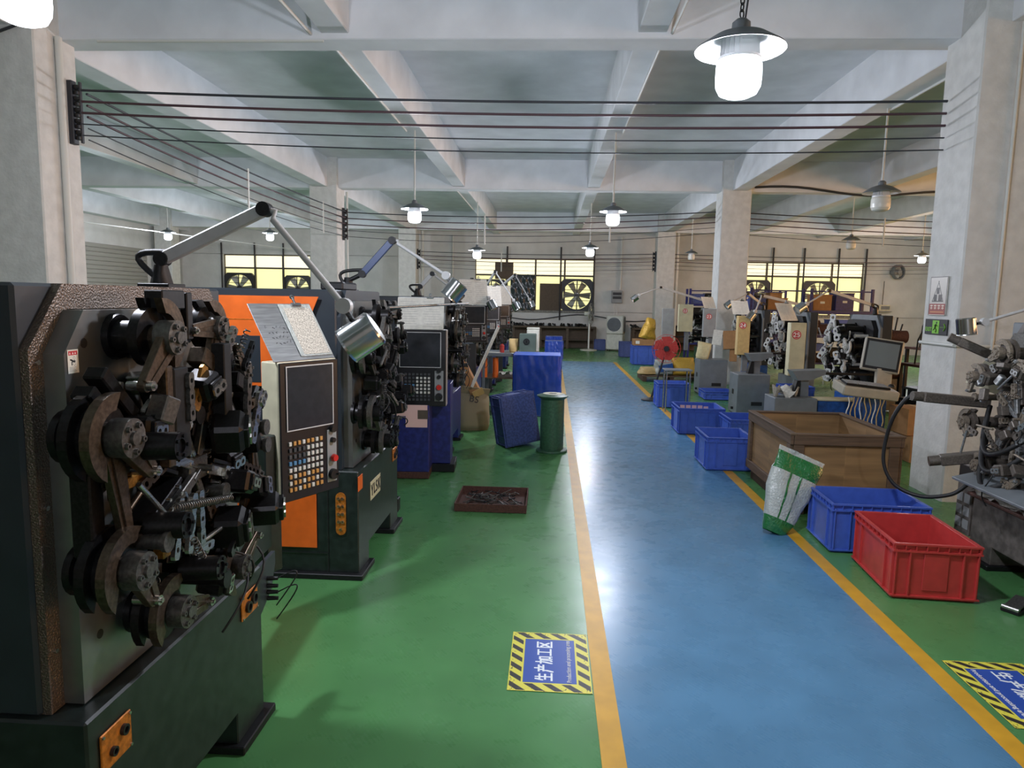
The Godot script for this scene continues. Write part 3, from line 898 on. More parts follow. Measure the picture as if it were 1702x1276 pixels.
func forming_head(o: Node3D, cams: Array, c0: Vector2, zp: float, zf: float, s: float, mats: Dictionary, seed_: int, busy: int) -> void:
	var r := RandomNumberGenerator.new()
	r.seed = seed_
	for k in cams:
		cam_unit(o, k[0], k[1], zp, zf + r.randf_range(-0.02, 0.03) * s, s * float(k[2]), mats, k[3])
		var d: Vector2 = (c0 - (k[0] as Vector2))
		var start: Vector2 = (k[0] as Vector2) + d * 0.32
		var stop: Vector2 = c0 - d.normalized() * 0.085 * s
		if d.length() > 0.2 * s:
			slide_unit(o, start, stop, zp + 0.05 + r.randf() * 0.05, 0.05 * s, mats, r)
	# wire guide block in the middle
	var g := MB.new()
	g.box(Vector3(c0.x, c0.y, zp + 0.06), Vector3(0.1, 0.07, 0.12) * s, 0.004)
	g.cyl(Vector3(c0.x, c0.y, zp), Vector3(c0.x, c0.y, zp + 0.16 * s), 0.022 * s, 0.008 * s, 14)
	part(o, "wire_guide", g, mats.grey)
	for i in busy:
		var a := r.randf() * TAU
		var q := c0 + Vector2(cos(a) * 0.37, sin(a) * 0.4) * s * sqrt(r.randf_range(0.06, 1.0))
		var z := zp + r.randf_range(0.03, zf - zp + 0.04)
		var kind := r.randi() % 10
		var rot := Vector3(r.randf_range(-12, 12), r.randf_range(-12, 12), r.randf() * 180)
		var m: Material = [mats.dark, mats.dark, mats.dark, mats.grey, mats.worn, mats.bright][r.randi() % 6]
		if kind < 3:
			holed_plate(o, "tool_plate", Vector3(q.x, q.y, z), Vector3(r.randf_range(0.07, 0.15), r.randf_range(0.022, 0.036), 0.012) * s, rot, 2 + r.randi() % 3, m)
		elif kind < 5:
			part(o, "clamp_block", MB.new().at(Vector3(q.x, q.y, z), rot).box(Vector3.ZERO, Vector3(r.randf_range(0.03, 0.08), r.randf_range(0.03, 0.06), r.randf_range(0.03, 0.07)) * s, 0.004), m)
		elif kind < 7:
			var L := r.randf_range(0.06, 0.14) * s
			var b := MB.new()
			b.cyl(Vector3(q.x, q.y, zp), Vector3(q.x, q.y, zp + 0.04 + L), 0.02 * s, -1, 14)
			b.cyl(Vector3(q.x, q.y, zp + 0.04 + L), Vector3(q.x, q.y, zp + 0.052 + L), 0.026 * s, -1, 14)
			part(o, "stud", b, mats.grey if r.randf() < 0.5 else mats.dark)
		elif kind == 7:
			servo_block(o, Vector3(q.x, q.y, z), Vector3(0.07, 0.07, 0.08) * s, rot, mats)
		elif kind == 8:
			var d2 := Vector3(r.randf_range(-1, 1), r.randf_range(-1, 1), 0.1).normalized()
			spring_coil(o, Vector3(q.x, q.y, z), Vector3(q.x, q.y, z) + d2 * 0.13 * s, 0.009 * s, 9, mats.grey)
		else:
			var d3 := Vector3(r.randf_range(-1, 1), r.randf_range(-1, 1), 0).normalized() * 0.08 * s
			part(o, "tie_rod", MB.new().cyl(Vector3(q.x, q.y, z) - d3, Vector3(q.x, q.y, z) + d3, 0.007 * s, -1, 8), mats.bright if r.randf() < 0.4 else mats.worn)
	# thin hoses
	for i in 3:
		var p := []
		var a0 := Vector3(c0.x + r.randf_range(-0.35, 0.35) * s, c0.y + r.randf_range(-0.4, 0.1) * s, zf)
		var a1 := a0 + Vector3(r.randf_range(-0.2, 0.2), r.randf_range(-0.25, -0.05), 0) * s
		for k in 9:
			var t := k / 8.0
			p.append(a0.lerp(a1, t) + Vector3(0.02 * sin(t * 6), 0, 0.04 * sin(t * PI)))
		part(o, "hose", MB.new().tube(p, 0.004, 6), M.rubber)

func octagon(x0: float, x1: float, y0: float, y1: float, cx: float, cy: float) -> PackedVector2Array:
	return PackedVector2Array([Vector2(x0, y0), Vector2(x1, y0), Vector2(x1, y1 - cy), Vector2(x1 - cx, y1), Vector2(x0 + cx, y1), Vector2(x0, y1 - cy)])

func machine_shell(o: Node3D, k: Dictionary) -> void:
	var w: float = k.w
	var bh: float = k.base_h
	var h: float = k.h
	var dp: float = k.deep
	var base := MB.new()
	base.box(Vector3(0, (bh + 0.14) / 2, -dp / 2), Vector3(w, bh - 0.14, dp), 0.006)
	for s in [-1, 1]:
		base.box(Vector3(s * (w / 2 - 0.11), 0.09, -dp / 2), Vector3(0.22, 0.12, dp), 0.004)
	var bp := part(o, "base_cabinet", base, k.base_m)
	for s in [-1, 1]:
		part(bp, "foot_plate", MB.new().box(Vector3(s * (w / 2 - 0.1), 0.016, -dp / 2 + 0.01), Vector3(0.28, 0.032, dp + 0.04), 0.004), M.dark_iron)
	part(o, "body", MB.new().box(Vector3(0.005, (bh + h) / 2, -dp / 2 - 0.06), Vector3(w - 0.02, h - bh, dp - 0.12), 0.008), k.body_m)
	var po := octagon(-w / 2 + 0.025, w / 2, bh + 0.002, h, 0.12, 0.15)
	var pi := octagon(-w / 2 + 0.075, w / 2 - 0.05, bh + 0.004, h - 0.06, 0.085, 0.11)
	part(o, "surround", MB.new().frame(po, pi, -0.125, -0.1), k.frame_m)
	var pp := octagon(-w / 2 + 0.07, w / 2 - 0.065, bh + 0.005, h - 0.062, 0.075, 0.1)
	var fp := part(o, "face_plate", MB.new().prism(pp, -0.118, -0.05), k.plate_m)
	for q in [Vector2(-w / 2 + 0.14, h - 0.14), Vector2(-w / 2 + 0.14, bh + 0.15), Vector2(w / 2 - 0.13, bh + 0.15)]:
		part(fp, "bolt_hole", MB.new().cyl(Vector3(q.x, q.y, -0.06), Vector3(q.x, q.y, -0.0492), 0.012, -1, 14), M.rubber)

func socket_plate(o: Node, c: Vector3, size: Vector2, holes: Array, m: Material, turn := 0.0) -> void:
	var b := MB.new().at(c, Vector3(0, turn, 0))
	b.box(Vector3.ZERO, Vector3(size.x, size.y, 0.006), 0.002)
	var u := part(o, "socket_plate", b, m, "orange metal socket plate")
	for q in holes:
		var s := MB.new().at(c, Vector3(0, turn, 0))
		s.ring(Vector3(q[0], q[1], 0.006), Vector3.BACK, q[2] * 0.62, q[2], 0.014, 14)
		s.cyl(Vector3(q[0], q[1], 0), Vector3(q[0], q[1], 0.0045), q[2] * 0.66, -1, 12)
		part(u, "socket", s, M.black_plastic)
	for sx in [-1, 1]:
		for sy in [-1, 1]:
			part(u, "screw", MB.new().at(c, Vector3(0, turn, 0)).cyl(Vector3(sx * (size.x / 2 - 0.007), sy * (size.y / 2 - 0.007), 0.002), Vector3(sx * (size.x / 2 - 0.007), sy * (size.y / 2 - 0.007), 0.007), 0.004, -1, 8), M.bright_steel)

# swing-arm work lamp: base, elbow, neck and head are points
func work_lamp(label: String, base: Vector3, shoulder: Vector3, elbow: Vector3, neck: Vector3, aim: Vector3, m: Material, s := 1.0, axis := Vector3.ZERO, group := "swing-arm machine lamps") -> Node3D:
	var o := thing("work_lamp", label, "lamp", base, 0, group)
	var S := shoulder - base
	var E := elbow - base
	var N := neck - base
	var b := MB.new()
	b.at(Vector3.ZERO)
	b.box(Vector3(0, 0.006, 0), Vector3(0.09, 0.012, 0.09) * s, 0.002)
	b.cyl(Vector3(0, 0.01, 0), Vector3(0, maxf(0.03, S.y * 0.8), 0), 0.035 * s, 0.02 * s, 4)
	b.cyl(Vector3(0, S.y * 0.6, 0), S, 0.012 * s, -1, 10)
	part(o, "base", b, M.dark_iron)
	var la := MB.new()
	la.bar(S, E, 0.02 * s, 0.036 * s, 0.004)
	var lo := part(o, "lower_arm", la, m)
	var side := (E - S).cross(Vector3.UP).normalized()
	for q in [S, E]:
		part(lo, "joint", MB.new().cyl(q - side * 0.016 * s, q + side * 0.016 * s, 0.02 * s, -1, 16), M.dark_iron)
	var tip := E + (N - E).normalized() * 0.02
	var ua := MB.new()
	ua.tube([E, E + (Vector3(N.x - E.x, 0.15 * (N.y - E.y), N.z - E.z)).normalized() * 0.03 * s, tip + (N - E).normalized() * 0.02, N], 0.009 * s, 10)
	part(o, "upper_arm", ua, M.arm_grey)
	var d := aim.normalized()
	var kn := MB.new()
	kn.cyl(N - side * 0.014 * s, N + side * 0.014 * s, 0.022 * s, -1, 16)
	kn.cyl(N, N + d * 0.04 * s, 0.008 * s, -1, 8)
	part(o, "neck_joint", kn, M.arm_grey)
	var H0 := N + d * 0.035 * s
	var H1 := N + d * 0.135 * s
	if axis != Vector3.ZERO:   # the head hangs by its side from the neck
		kn = MB.new().cyl(N, N + aim * 0.75, 0.008 * s, -1, 8)
		part(o, "head_bracket", kn, M.dark_iron)
		d = axis.normalized()
		H0 = N + aim - d * 0.05 * s
		H1 = N + aim + d * 0.05 * s
	var x := (Vector3.UP if absf(d.y) < 0.9 else Vector3.RIGHT).cross(d).normalized()
	var xf := Transform3D(Basis(d.cross(x).normalized(), d, x).orthonormalized(), H0)
	var hd := MB.new()
	hd.xf = xf
	var R := 0.052 * s
	var L := (H1 - H0).length()
	hd.lathe([Vector2(0.0, 0.0), Vector2(R * 0.9, 0.0), Vector2(R, L * 0.06), Vector2(R, L * 0.94), Vector2(R * 1.03, L), Vector2(R * 0.96, L), Vector2(R * 0.94, L * 0.7)], 30)
	var ho := part(o, "lamp_head", hd, M.chrome, "polished chrome drum")
	var gl := MB.new()
	gl.xf = xf
	gl.lathe([Vector2(R * 0.95, L * 0.8), Vector2(0.0, L * 0.8)], 20)
	part(ho, "lens", gl, M.led_off)
	var cp := []
	for i in 11:
		var t := i / 10.0
		cp.append((S + (E - S) * 0.12).lerp(Vector3(0, 0.02, 0), t) + (Vector3(-(E.x - S.x), 0, -(E.z - S.z)).normalized() * 0.085 + Vector3(0, 0.03, 0)) * s * sin(t * PI))
	part(o, "cable", MB.new().tube(cp, 0.009 * s, 8), M.rubber)
	return o

# control box with screen, keys and knobs; origin at the front's bottom centre
func control_box(label: String, pos: Vector3, turn: float, w: float, h: float, dp: float, side_m: Material, warm: bool, keys: bool, foot: Dictionary) -> Node3D:
	var o := thing("control_cabinet", label, "control panel", pos, turn, "machine control panels")
	part(o, "housing", MB.new().box(Vector3(0, h / 2, -dp / 2 - 0.004), Vector3(w, h, dp), 0.006), side_m)
	var fr := part(o, "front_panel", MB.new().box(Vector3(0, h / 2, 0), Vector3(w * 0.985, h * 0.99, 0.012), 0.003), M.panel_black)
	var sw := w * 0.8
	var sh := h * 0.46
	var sc := Vector3(-w * 0.005, h * 0.74, 0.007)
	part(fr, "screen", MB.new().box(sc, Vector3(sw, sh, 0.006), 0.001), M.screen)
	var rim := MB.new().at(sc)
	var po := PackedVector2Array([Vector2(-sw / 2, -sh / 2), Vector2(sw / 2, -sh / 2), Vector2(sw / 2, sh / 2), Vector2(-sw / 2, sh / 2)])
	var pi := PackedVector2Array()
	for q in po: pi.append(q - Vector2(signf(q.x), signf(q.y)) * 0.005)
	rim.frame(po, pi, 0.0, 0.0045)
	part(fr, "screen_rim", rim, M.screen_rim)
	var kx := w * 0.6 / 8
	var ky := h * 0.38 / 8
	var joined := {}
	for r in 8:
		for c in 8:
			var m: Material = M.key_white
			if warm:
				if r == 0 or r > 4: m = M.key_tan if (r + c) % 3 else M.key_white
				if r in [1, 2, 3] and c < 4: m = M.key_dark if r < 3 else M.key_blue
			else:
				if r == 0 or r > 5: m = M.key_dark
				elif c < 4: m = M.key_blue if r in [3, 4] else M.key_dark
				if r == 4 and c < 2: m = M.key_tan
			var at_ := Vector3(-w * 0.36 + kx * c, h * 0.44 - ky * r - h * 0.02, 0.0095)
			if keys:
				part(fr, "key", MB.new().box(at_, Vector3(kx * 0.58, ky * 0.62, 0.009), 0.0015), m)
			else:
				if not joined.has(m): joined[m] = MB.new()
				joined[m].box(at_, Vector3(kx * 0.58, ky * 0.62, 0.009))
	for m in joined:
		var j := part(fr, "keypad", joined[m], m)
		j.set_meta("kind", "stuff")
	var px := w * 0.36
	part(fr, "switch_strip", MB.new().box(Vector3(px, h * 0.27, 0.008), Vector3(w * 0.17, h * 0.4, 0.005), 0.001), M.light_grey)
	part(fr, "selector", MB.new().cyl(Vector3(px, h * 0.39, 0.008), Vector3(px, h * 0.39, 0.028), w * 0.04, w * 0.034, 16), M.black_plastic)
	var es := MB.new()
	es.cyl(Vector3(px, h * 0.255, 0.008), Vector3(px, h * 0.255, 0.022), w * 0.03, -1, 14)
	part(fr, "emergency_stop", es.cyl(Vector3(px, h * 0.255, 0.022), Vector3(px, h * 0.255, 0.038), w * 0.055, w * 0.045, 18), M.red_knob, "red mushroom button")
	var dl := MB.new()
	dl.cyl(Vector3(px, h * 0.13, 0.008), Vector3(px, h * 0.13, 0.03), w * 0.075, w * 0.07, 20)
	dl.cyl(Vector3(px + w * 0.04, h * 0.13, 0.03), Vector3(px + w * 0.04, h * 0.13, 0.045), w * 0.015, -1, 10)
	part(fr, "hand_dial", dl, M.black_plastic)
	part(fr, "top_switch", MB.new().cyl(Vector3(px, h * 0.475, 0.0), Vector3(px, h * 0.475, 0.03), w * 0.05, w * 0.045, 14), M.black_plastic)
	if foot:
		part(o, "pedestal", MB.new().box(foot.c, foot.s, 0.006), foot.m)
		if foot.has("plinth"):
			part(o, "plinth", MB.new().box(Vector3(foot.c.x, foot.c.y - foot.s.y / 2 - foot.plinth / 2, foot.c.z), Vector3(foot.s.x, foot.plinth, foot.s.z), 0.003), foot.pm)
	return o

# ---------------------------------------------------------------- left row
func dark_set() -> Dictionary:
	return {"dark": M.black_steel, "worn": M.worn_steel, "grey": M.grey_steel, "bright": M.bright_steel}

func head_layout(mirror := 1.0) -> Array:
	return [[Vector2(-0.228 * mirror, 1.49), Vector2(-0.345 * mirror, 1.38), 1.0, mirror], [Vector2(0.099 * mirror, 1.5), Vector2(-0.06 * mirror, 1.5), 0.85, -mirror],
		[Vector2(-0.43 * mirror, 1.27), Vector2(-0.335 * mirror, 1.17), 1.05, -mirror], [Vector2(-0.41 * mirror, 0.945), Vector2(-0.36 * mirror, 0.85), 1.05, -mirror],
		[Vector2(-0.2 * mirror, 0.745), Vector2(-0.07 * mirror, 0.715), 1.0, mirror], [Vector2(0.12 * mirror, 0.745), Vector2(0.23 * mirror, 0.81), 0.9, mirror],
		[Vector2(0.3 * mirror, 0.98), Vector2(0.29 * mirror, 1.09), 0.8, -mirror], [Vector2(0.25 * mirror, 1.36), Vector2(0.2 * mirror, 1.44), 0.7, mirror]]

func shell(k: Dictionary) -> Dictionary:
	var d := {"w": 0.98, "base_h": 0.6, "h": 1.62, "deep": 1.35, "base_m": M.slate_green, "body_m": M.slate, "frame_m": M.hammered, "plate_m": M.face_steel}
	d.merge(k, true)
	return d

func left_row() -> void:
	# nearest machine
	var a := thing("spring_forming_machine", "nearest dark spring forming machine with hammered bronze surround and steel face", "machine", V(-1.06, 0, 1.94), 90, "left row of spring forming machines")
	machine_shell(a, shell({}))
	forming_head(a, head_layout(), Vector2(-0.06, 1.11), -0.05, 0.09, 1.0, dark_set(), 11, 62)
	# picked-out pieces of its head
	var mats := dark_set()
	part(a, "guide_post", MB.new().box(Vector3(-0.255, 1.29, 0.09), Vector3(0.03, 0.26, 0.03), 0.003), M.worn_steel)
	part(a, "guide_post", MB.new().box(Vector3(-0.2, 1.29, 0.08), Vector3(0.07, 0.24, 0.05), 0.003), M.dark_iron)
	part(a, "guide_post", MB.new().box(Vector3(0.03, 1.31, 0.1), Vector3(0.045, 0.3, 0.04), 0.003), M.dark_iron)
	holed_plate(a, "tool_plate", Vector3(-0.1, 1.345, 0.1), Vector3(0.035, 0.13, 0.01), Vector3(0, 0, -28), 2, M.brass)
	holed_plate(a, "tool_plate", Vector3(-0.17, 1.33, 0.11), Vector3(0.026, 0.13, 0.012), Vector3.ZERO, 3, M.grey_steel)
	holed_plate(a, "tool_plate", Vector3(0.13, 1.27, 0.13), Vector3(0.03, 0.16, 0.014), Vector3(0, 0, -6), 3, M.grey_steel)
	holed_plate(a, "tool_plate", Vector3(0.19, 1.215, 0.13), Vector3(0.035, 0.17, 0.012), Vector3(0, 0, -26), 3, M.bright_steel)
	for q in [Vector3(-0.24, 0.99, 0.1), Vector3(-0.19, 0.99, 0.11), Vector3(-0.12, 0.98, 0.1)]:
		holed_plate(a, "tool_plate", q, Vector3(0.026, 0.16, 0.012), Vector3(0, 0, -14 if q.x < -0.15 else 0), 3, M.bright_steel)
	servo_block(a, Vector3(0.02, 1.2, 0.12), Vector3(0.1, 0.1, 0.09), Vector3(0, 20, 30), mats)
	servo_block(a, Vector3(0.3, 0.88, 0.1), Vector3(0.09, 0.09, 0.1), Vector3(0, 20, 30), mats)
	servo_block(a, Vector3(0.05, 0.9, 0.1), Vector3(0.1, 0.1, 0.09), Vector3(0, 15, 20), mats)
	part(a, "brass_block", MB.new().box(Vector3(-0.3, 1.14, 0.03), Vector3(0.16, 0.03, 0.03), 0.003), M.brass)
	part(a, "brass_block", MB.new().at(Vector3(-0.24, 0.93, 0.06)).box(Vector3.ZERO, Vector3(0.05, 0.03, 0.03), 0.003), M.brass)
	spring_coil(a, Vector3(-0.28, 1.06, 0.12), Vector3(0.02, 1.0, 0.12), 0.01, 26, M.grey_steel)
	for q in [[Vector3(-0.36, 1.235, 0.06), 0.11], [Vector3(-0.31, 1.02, 0.06), 0.09], [Vector3(-0.14, 0.84, 0.05), 0.1]]:
		var sh := MB.new()
		sh.cyl(q[0], q[0] + Vector3(0.02, 0, q[1]), 0.034, -1, 18)
		sh.ring(q[0] + Vector3(0.02, 0, q[1]), Vector3.BACK, 0.018, 0.034, 0.01, 18)
		for i in 5: sh.cyl(q[0] + Vector3(0.02 + cos(TAU * i / 5) * 0.025, sin(TAU * i / 5) * 0.025, q[1]), q[0] + Vector3(0.02 + cos(TAU * i / 5) * 0.025, sin(TAU * i / 5) * 0.025, q[1] + 0.01), 0.005, -1, 6)
		part(a, "drive_drum", sh, M.black_steel)
	for q in [[Vector2(-0.228, 1.49), Vector2(-0.205, 1.37), 0.03, 0.014], [Vector2(-0.228, 1.49), Vector2(-0.15, 1.43), 0.026, 0.013], [Vector2(0.099, 1.5), Vector2(0.04, 1.4), 0.03, 0.012], [Vector2(0.099, 1.5), Vector2(0.13, 1.4), 0.03, 0.012],
		[Vector2(-0.43, 1.27), Vector2(-0.385, 1.02), 0.036, 0.02], [Vector2(-0.41, 0.945), Vector2(-0.32, 0.9), 0.03, 0.014], [Vector2(0.25, 1.36), Vector2(0.31, 1.24), 0.024, 0.013], [Vector2(0.3, 0.98), Vector2(0.22, 0.86), 0.026, 0.014]]:
		var lk := MB.new().prism(link_shape(q[0], q[1], q[2], q[3]), 0.045, 0.062)
		lk.prism(link_shape(q[0], q[1], q[2] * 0.55, q[3] * 0.45), 0.062, 0.067)
		lk.cyl(Vector3(q[1].x, q[1].y, 0.0), Vector3(q[1].x, q[1].y, 0.075), q[3] * 0.7, -1, 12)
		part(a, "fork_link", lk, M.worn_steel)
	part(a, "rail_box", MB.new().box(Vector3(-0.44, 1.09, 0.0), Vector3(0.05, 0.2, 0.05), 0.004), M.black_steel)
	for q in [[Vector3(-0.3, 1.3, 0.02), Vector3(-0.42, 1.42, 0.02)], [Vector3(-0.34, 1.26, 0.01), Vector3(-0.45, 1.38, 0.01)]]:
		part(a, "slide_arm", MB.new().bar(q[0], q[1], 0.05, 0.035, 0.004), M.black_steel)
	# post block on top
	var tb := MB.new()
	tb.box(Vector3(-0.15, 1.585, 0.04), Vector3(0.11, 0.05, 0.05), 0.003)
	for x in [-0.19, -0.16, -0.13, -0.1]: tb.cyl(Vector3(x, 1.46, 0.04), Vector3(x, 1.57, 0.04), 0.012, -1, 10)
	part(a, "post_block", tb, M.dark_iron)
	part(a, "post", MB.new().box(Vector3(-0.07, 1.54, 0.05), Vector3(0.03, 0.13, 0.03), 0.003), M.dark_iron)
	socket_plate(a, Vector3(-0.39, 0.49, 0.004), Vector2(0.12, 0.1), [[-0.02, -0.012, 0.012], [0.025, 0.016, 0.014]], M.orange_plate)
	socket_plate(a, Vector3(0.38, 0.505, 0.004), Vector2(0.13, 0.09), [[-0.02, -0.008, 0.021], [0.028, 0.006, 0.023]], M.orange_plate)
	# side flap with leads
	var fl := part(a, "side_flap", MB.new().at(Vector3(0.0, 0, 0)).prism(PackedVector2Array([Vector2(0.492, 0.59), Vector2(0.64, 0.6), Vector2(0.64, 0.55), Vector2(0.6, 0.46), Vector2(0.492, 0.4)]), -0.02, -0.005), M.slate)
	for y in [0.52, 0.49, 0.465, 0.44]:
		part(fl, "plug", MB.new().cyl(Vector3(0.56, y, -0.005), Vector3(0.565, y, 0.035), 0.009, 0.007, 10), M.rubber)
	for y in [0.52, 0.465]:
		var p := []
		for i in 13:
			var t := i / 12.0
			p.append(Vector3(0.565 - 0.02 * t, y - 0.1 * t + 0.08 * sin(t * PI), 0.035 + 0.08 * sin(t * PI)))
		part(fl, "lead", MB.new().tube(p, 0.0025, 6), M.rubber)
	# warning sticker
	var wm := Image.create(96, 144, false, Image.FORMAT_RGB8)
	wm.fill(rgb(228, 226, 212))
	wm.fill_rect(Rect2i(8, 8, 80, 26), rgb(192, 44, 50))
	for q in [[14, 14], [40, 14], [62, 14]]:
		for i in 14: wm.fill_rect(Rect2i(q[0] + 7 - i / 2, q[1] + i, 1 + i, 1), rgb(236, 224, 220))
	for i in 22: wm.fill_rect(Rect2i(20 + i, 58 + i / 2, 14, 6), rgb(24, 24, 26))
	wm.fill_rect(Rect2i(38, 66, 30, 12), rgb(24, 24, 26))
	wm.fill_rect(Rect2i(32, 74, 9, 22), rgb(24, 24, 26))
	for c in [Vector2(58, 52), Vector2(58, 88)]:
		for i in 60:
			var e: Vector2 = c + Vector2(cos(TAU * i / 60), sin(TAU * i / 60)) * 9.0
			wm.fill_rect(Rect2i(int(e.x), int(e.y), 2, 2), rgb(60, 60, 60))
	for y in [106, 114, 122, 130]: wm.fill_rect(Rect2i(14, y, 62 - (y % 5) * 4, 2), rgb(90, 90, 88))
	var wmat := mat("warning_print", Color.WHITE, 0.5)
	wmat.albedo_texture = tex(wm)
	var ws := part(a, "warning_sticker", MB.new().face(Vector3(-0.392, 1.44, -0.0485), Vector3(0.0185, 0, 0), Vector3(0, 0.0275, 0)), wmat, "white and red safety sticker")
	# bolts on the surround
	for q in [Vector2(-0.44, 1.44), Vector2(-0.44, 1.1), Vector2(-0.44, 0.75), Vector2(0.46, 1.43)]:
		part(a, "surround_bolt", MB.new().cyl(Vector3(q.x, q.y, -0.1), Vector3(q.x, q.y, -0.095), 0.006, -1, 10), M.bright_steel)
	work_lamp("big grey swing-arm lamp on the nearest machine with chrome drum head", V(-1.262, 1.62, 2.2), V(-1.255, 1.712, 2.2), V(-0.915, 1.872, 2.2), V(-0.662, 1.572, 2.2), Vector3(0.055, -0.098, 0.0), M.arm_grey, 1.15, Vector3(-0.8, -0.56, 0.12))

	# its control panel on a pedestal
	var cb := control_box("nearest control panel with warm-lit keys under a leaning metal sheet", V(-1.156, 0.625, 3.26), 61.3, 0.365, 0.67, 0.12, M.beige, true, true,
		{"c": Vector3(-0.2, 0.0, -0.1), "s": Vector3(0.09, 0.66, 0.14), "m": M.slate_green})
	part(cb, "support_arm", MB.new().bar(Vector3(-0.2, -0.12, -0.1), Vector3(-0.83, -0.12, 0.29), 0.1, 0.16, 0.005), M.slate_green)
	var leaf := thing("metal_sheet", "grey metal sheet with handwriting leaning on the nearest control panel", "sheet", V(-1.156, 1.297, 3.26), 61.3)
	var tilt := Transform3D(Basis(Vector3.RIGHT, deg_to_rad(-34)), Vector3(0, 0, -0.012))
	var mb := MB.new()
	mb.xf = tilt
	mb.box(Vector3(-0.01, 0.16, 0), Vector3(0.375, 0.32, 0.003), 0.001)
	part(leaf, "plate", mb, M.aluminium)
	var scr := MB.new()
	scr.xf = tilt
	var r := RandomNumberGenerator.new()
	r.seed = 5
	for row in 4:
		for i in 7:
			var x := -0.16 + i * 0.021 + row * 0.008
			var y := 0.185 - row * 0.028 + r.randf_range(-0.003, 0.003)
			if r.randf() < 0.2: continue
			scr.bar(Vector3(x, y, 0.0018), Vector3(x + r.randf_range(0.004, 0.012), y + r.randf_range(-0.012, 0.012), 0.0018), 0.002, 0.001)
			scr.bar(Vector3(x, y - 0.004, 0.0018), Vector3(x + r.randf_range(0.004, 0.012), y + r.randf_range(-0.006, 0.006), 0.0018), 0.002, 0.001)
	var wr := part(leaf, "handwriting", scr, M.print_black)
	wr.set_meta("kind", "stuff")
	var clip := thing("clipboard", "clipboard of speckled drawing in a clear sleeve on the metal sheet", "clipboard", V(-1.156, 1.297, 3.26), 61.3)
	mb = MB.new()
	mb.xf = tilt
	mb.box(Vector3(0.07, 0.165, 0.006), Vector3(0.2, 0.295, 0.003), 0.001)
	part(clip, "board", mb, M.plastic_film)
	mb = MB.new()
	mb.xf = tilt
	mb.box(Vector3(0.075, 0.158, 0.0085), Vector3(0.165, 0.262, 0.001))
	var spk := noise_image(256, 0.09, 3, 77, 0.62, 1.0, 2.4)
	var sm := mat("speckled_paper", rgb(222, 216, 200), 0.6)
	T.speck = tex(spk)
	sm.albedo_texture = T.speck
	sm.uv1_triplanar = true
	sm.uv1_scale = Vector3(5, 5, 5)
	part(clip, "drawing", mb, sm)
	mb = MB.new()
	mb.xf = tilt
	mb.box(Vector3(0.075, 0.305, 0.014), Vector3(0.06, 0.02, 0.012), 0.003)
	mb.cyl(Vector3(0.068, 0.31, 0.018), Vector3(0.068, 0.345, 0.018), 0.006, -1, 8)
	mb.ring(Vector3(0.068, 0.347, 0.018), Vector3.BACK, 0.006, 0.013, 0.006, 14)
	part(clip, "bulldog_clip", mb, M.chrome)

	# second machine, slate with orange side
	var b := thing("spring_forming_machine", "slate spring forming machine with orange side panels behind the nearest control panel", "machine", V(-1.06, 0, 4.255), 90, "left row of spring forming machines")
	machine_shell(b, shell({"w": 1.0, "h": 1.64, "base_h": 0.625, "frame_m": M.slate}))
	forming_head(b, head_layout(), Vector2(-0.06, 1.11), -0.05, 0.09, 1.0, {"dark": M.black_steel, "worn": M.grey_steel, "grey": M.black_steel, "bright": M.grey_steel}, 12, 56)
	var sx := -0.505   # its near side; side pieces are drawn in the plane x = sx
	var side := Transform3D(Basis(Vector3(0, 0, 1), Vector3(0, 1, 0), Vector3(-1, 0, 0)), Vector3(sx, 0, 0))
	# side axes: u runs to the front, v up, out of the side
	var up := MB.new()
	up.xf = side
	up.prism(PackedVector2Array([Vector2(-0.86, 1.1), Vector2(-0.325, 1.1), Vector2(-0.325, 1.33), Vector2(-0.21, 1.6), Vector2(-0.86, 1.6)]), 0.0, 0.006)
	var upo := part(b, "side_panel", up, M.orange, "upper orange panel")
	var re := MB.new()
	re.xf = side
	re.box(Vector3(-0.65, 1.25, 0.006), Vector3(0.22, 0.26, 0.004), 0.001)
	part(upo, "vent_recess", re, M.slate)
	re = MB.new()
	re.xf = side
	re.box(Vector3(-0.55, 1.47, 0.0065), Vector3(0.5, 0.004, 0.003))
	part(upo, "seam", re, M.orange_plate)
	up = MB.new()
	up.xf = side
	up.box(Vector3(-0.5, 0.4, 0.003), Vector3(0.52, 0.45, 0.006), 0.002)
	part(b, "side_panel", up, M.orange, "lower orange panel")
	up = MB.new()
	up.xf = side
	up.box(Vector3(-0.175, 0.33, 0.001), Vector3(0.003, 0.6, 0.003))
	up.box(Vector3(-0.6, 0.145, 0.001), Vector3(0.85, 0.003, 0.003))
	part(b, "panel_gap", up, M.rubber)
	# oval socket plate on the side
	var ov := MB.new()
	ov.xf = side
	var pts := arc_pts(Vector2(-0.1, 0.475), 0.029, 0, PI, 8)
	pts.append_array(arc_pts(Vector2(-0.1, 0.285), 0.029, PI, TAU, 8))
	ov.prism(pts, 0.0, 0.005)
	var ovo := part(b, "socket_plate", ov, M.orange_plate, "long oval orange socket plate")
	for i in 9:
		var sk := MB.new()
		sk.xf = side
		var q := Vector3(-0.1 + (0.0 if i == 8 else (-0.01 if i % 2 == 0 else 0.012)), 0.47 - 0.045 * (i / 2), 0.005)
		sk.ring(q + Vector3(0, 0, 0.004), Vector3.BACK, 0.005, 0.0085, 0.01, 10)
		part(ovo, "socket", sk, M.bright_steel)
	# front labels
	part(b, "tag", MB.new().box(Vector3(-0.47, 0.555, 0.003), Vector3(0.09, 0.085, 0.003), 0.001), M.orange, "orange tag plate")
	var pl := part(b, "name_plate", MB.new().box(Vector3(-0.13, 0.44, 0.003), Vector3(0.24, 0.115, 0.003), 0.001), M.cream, "cream name plate")
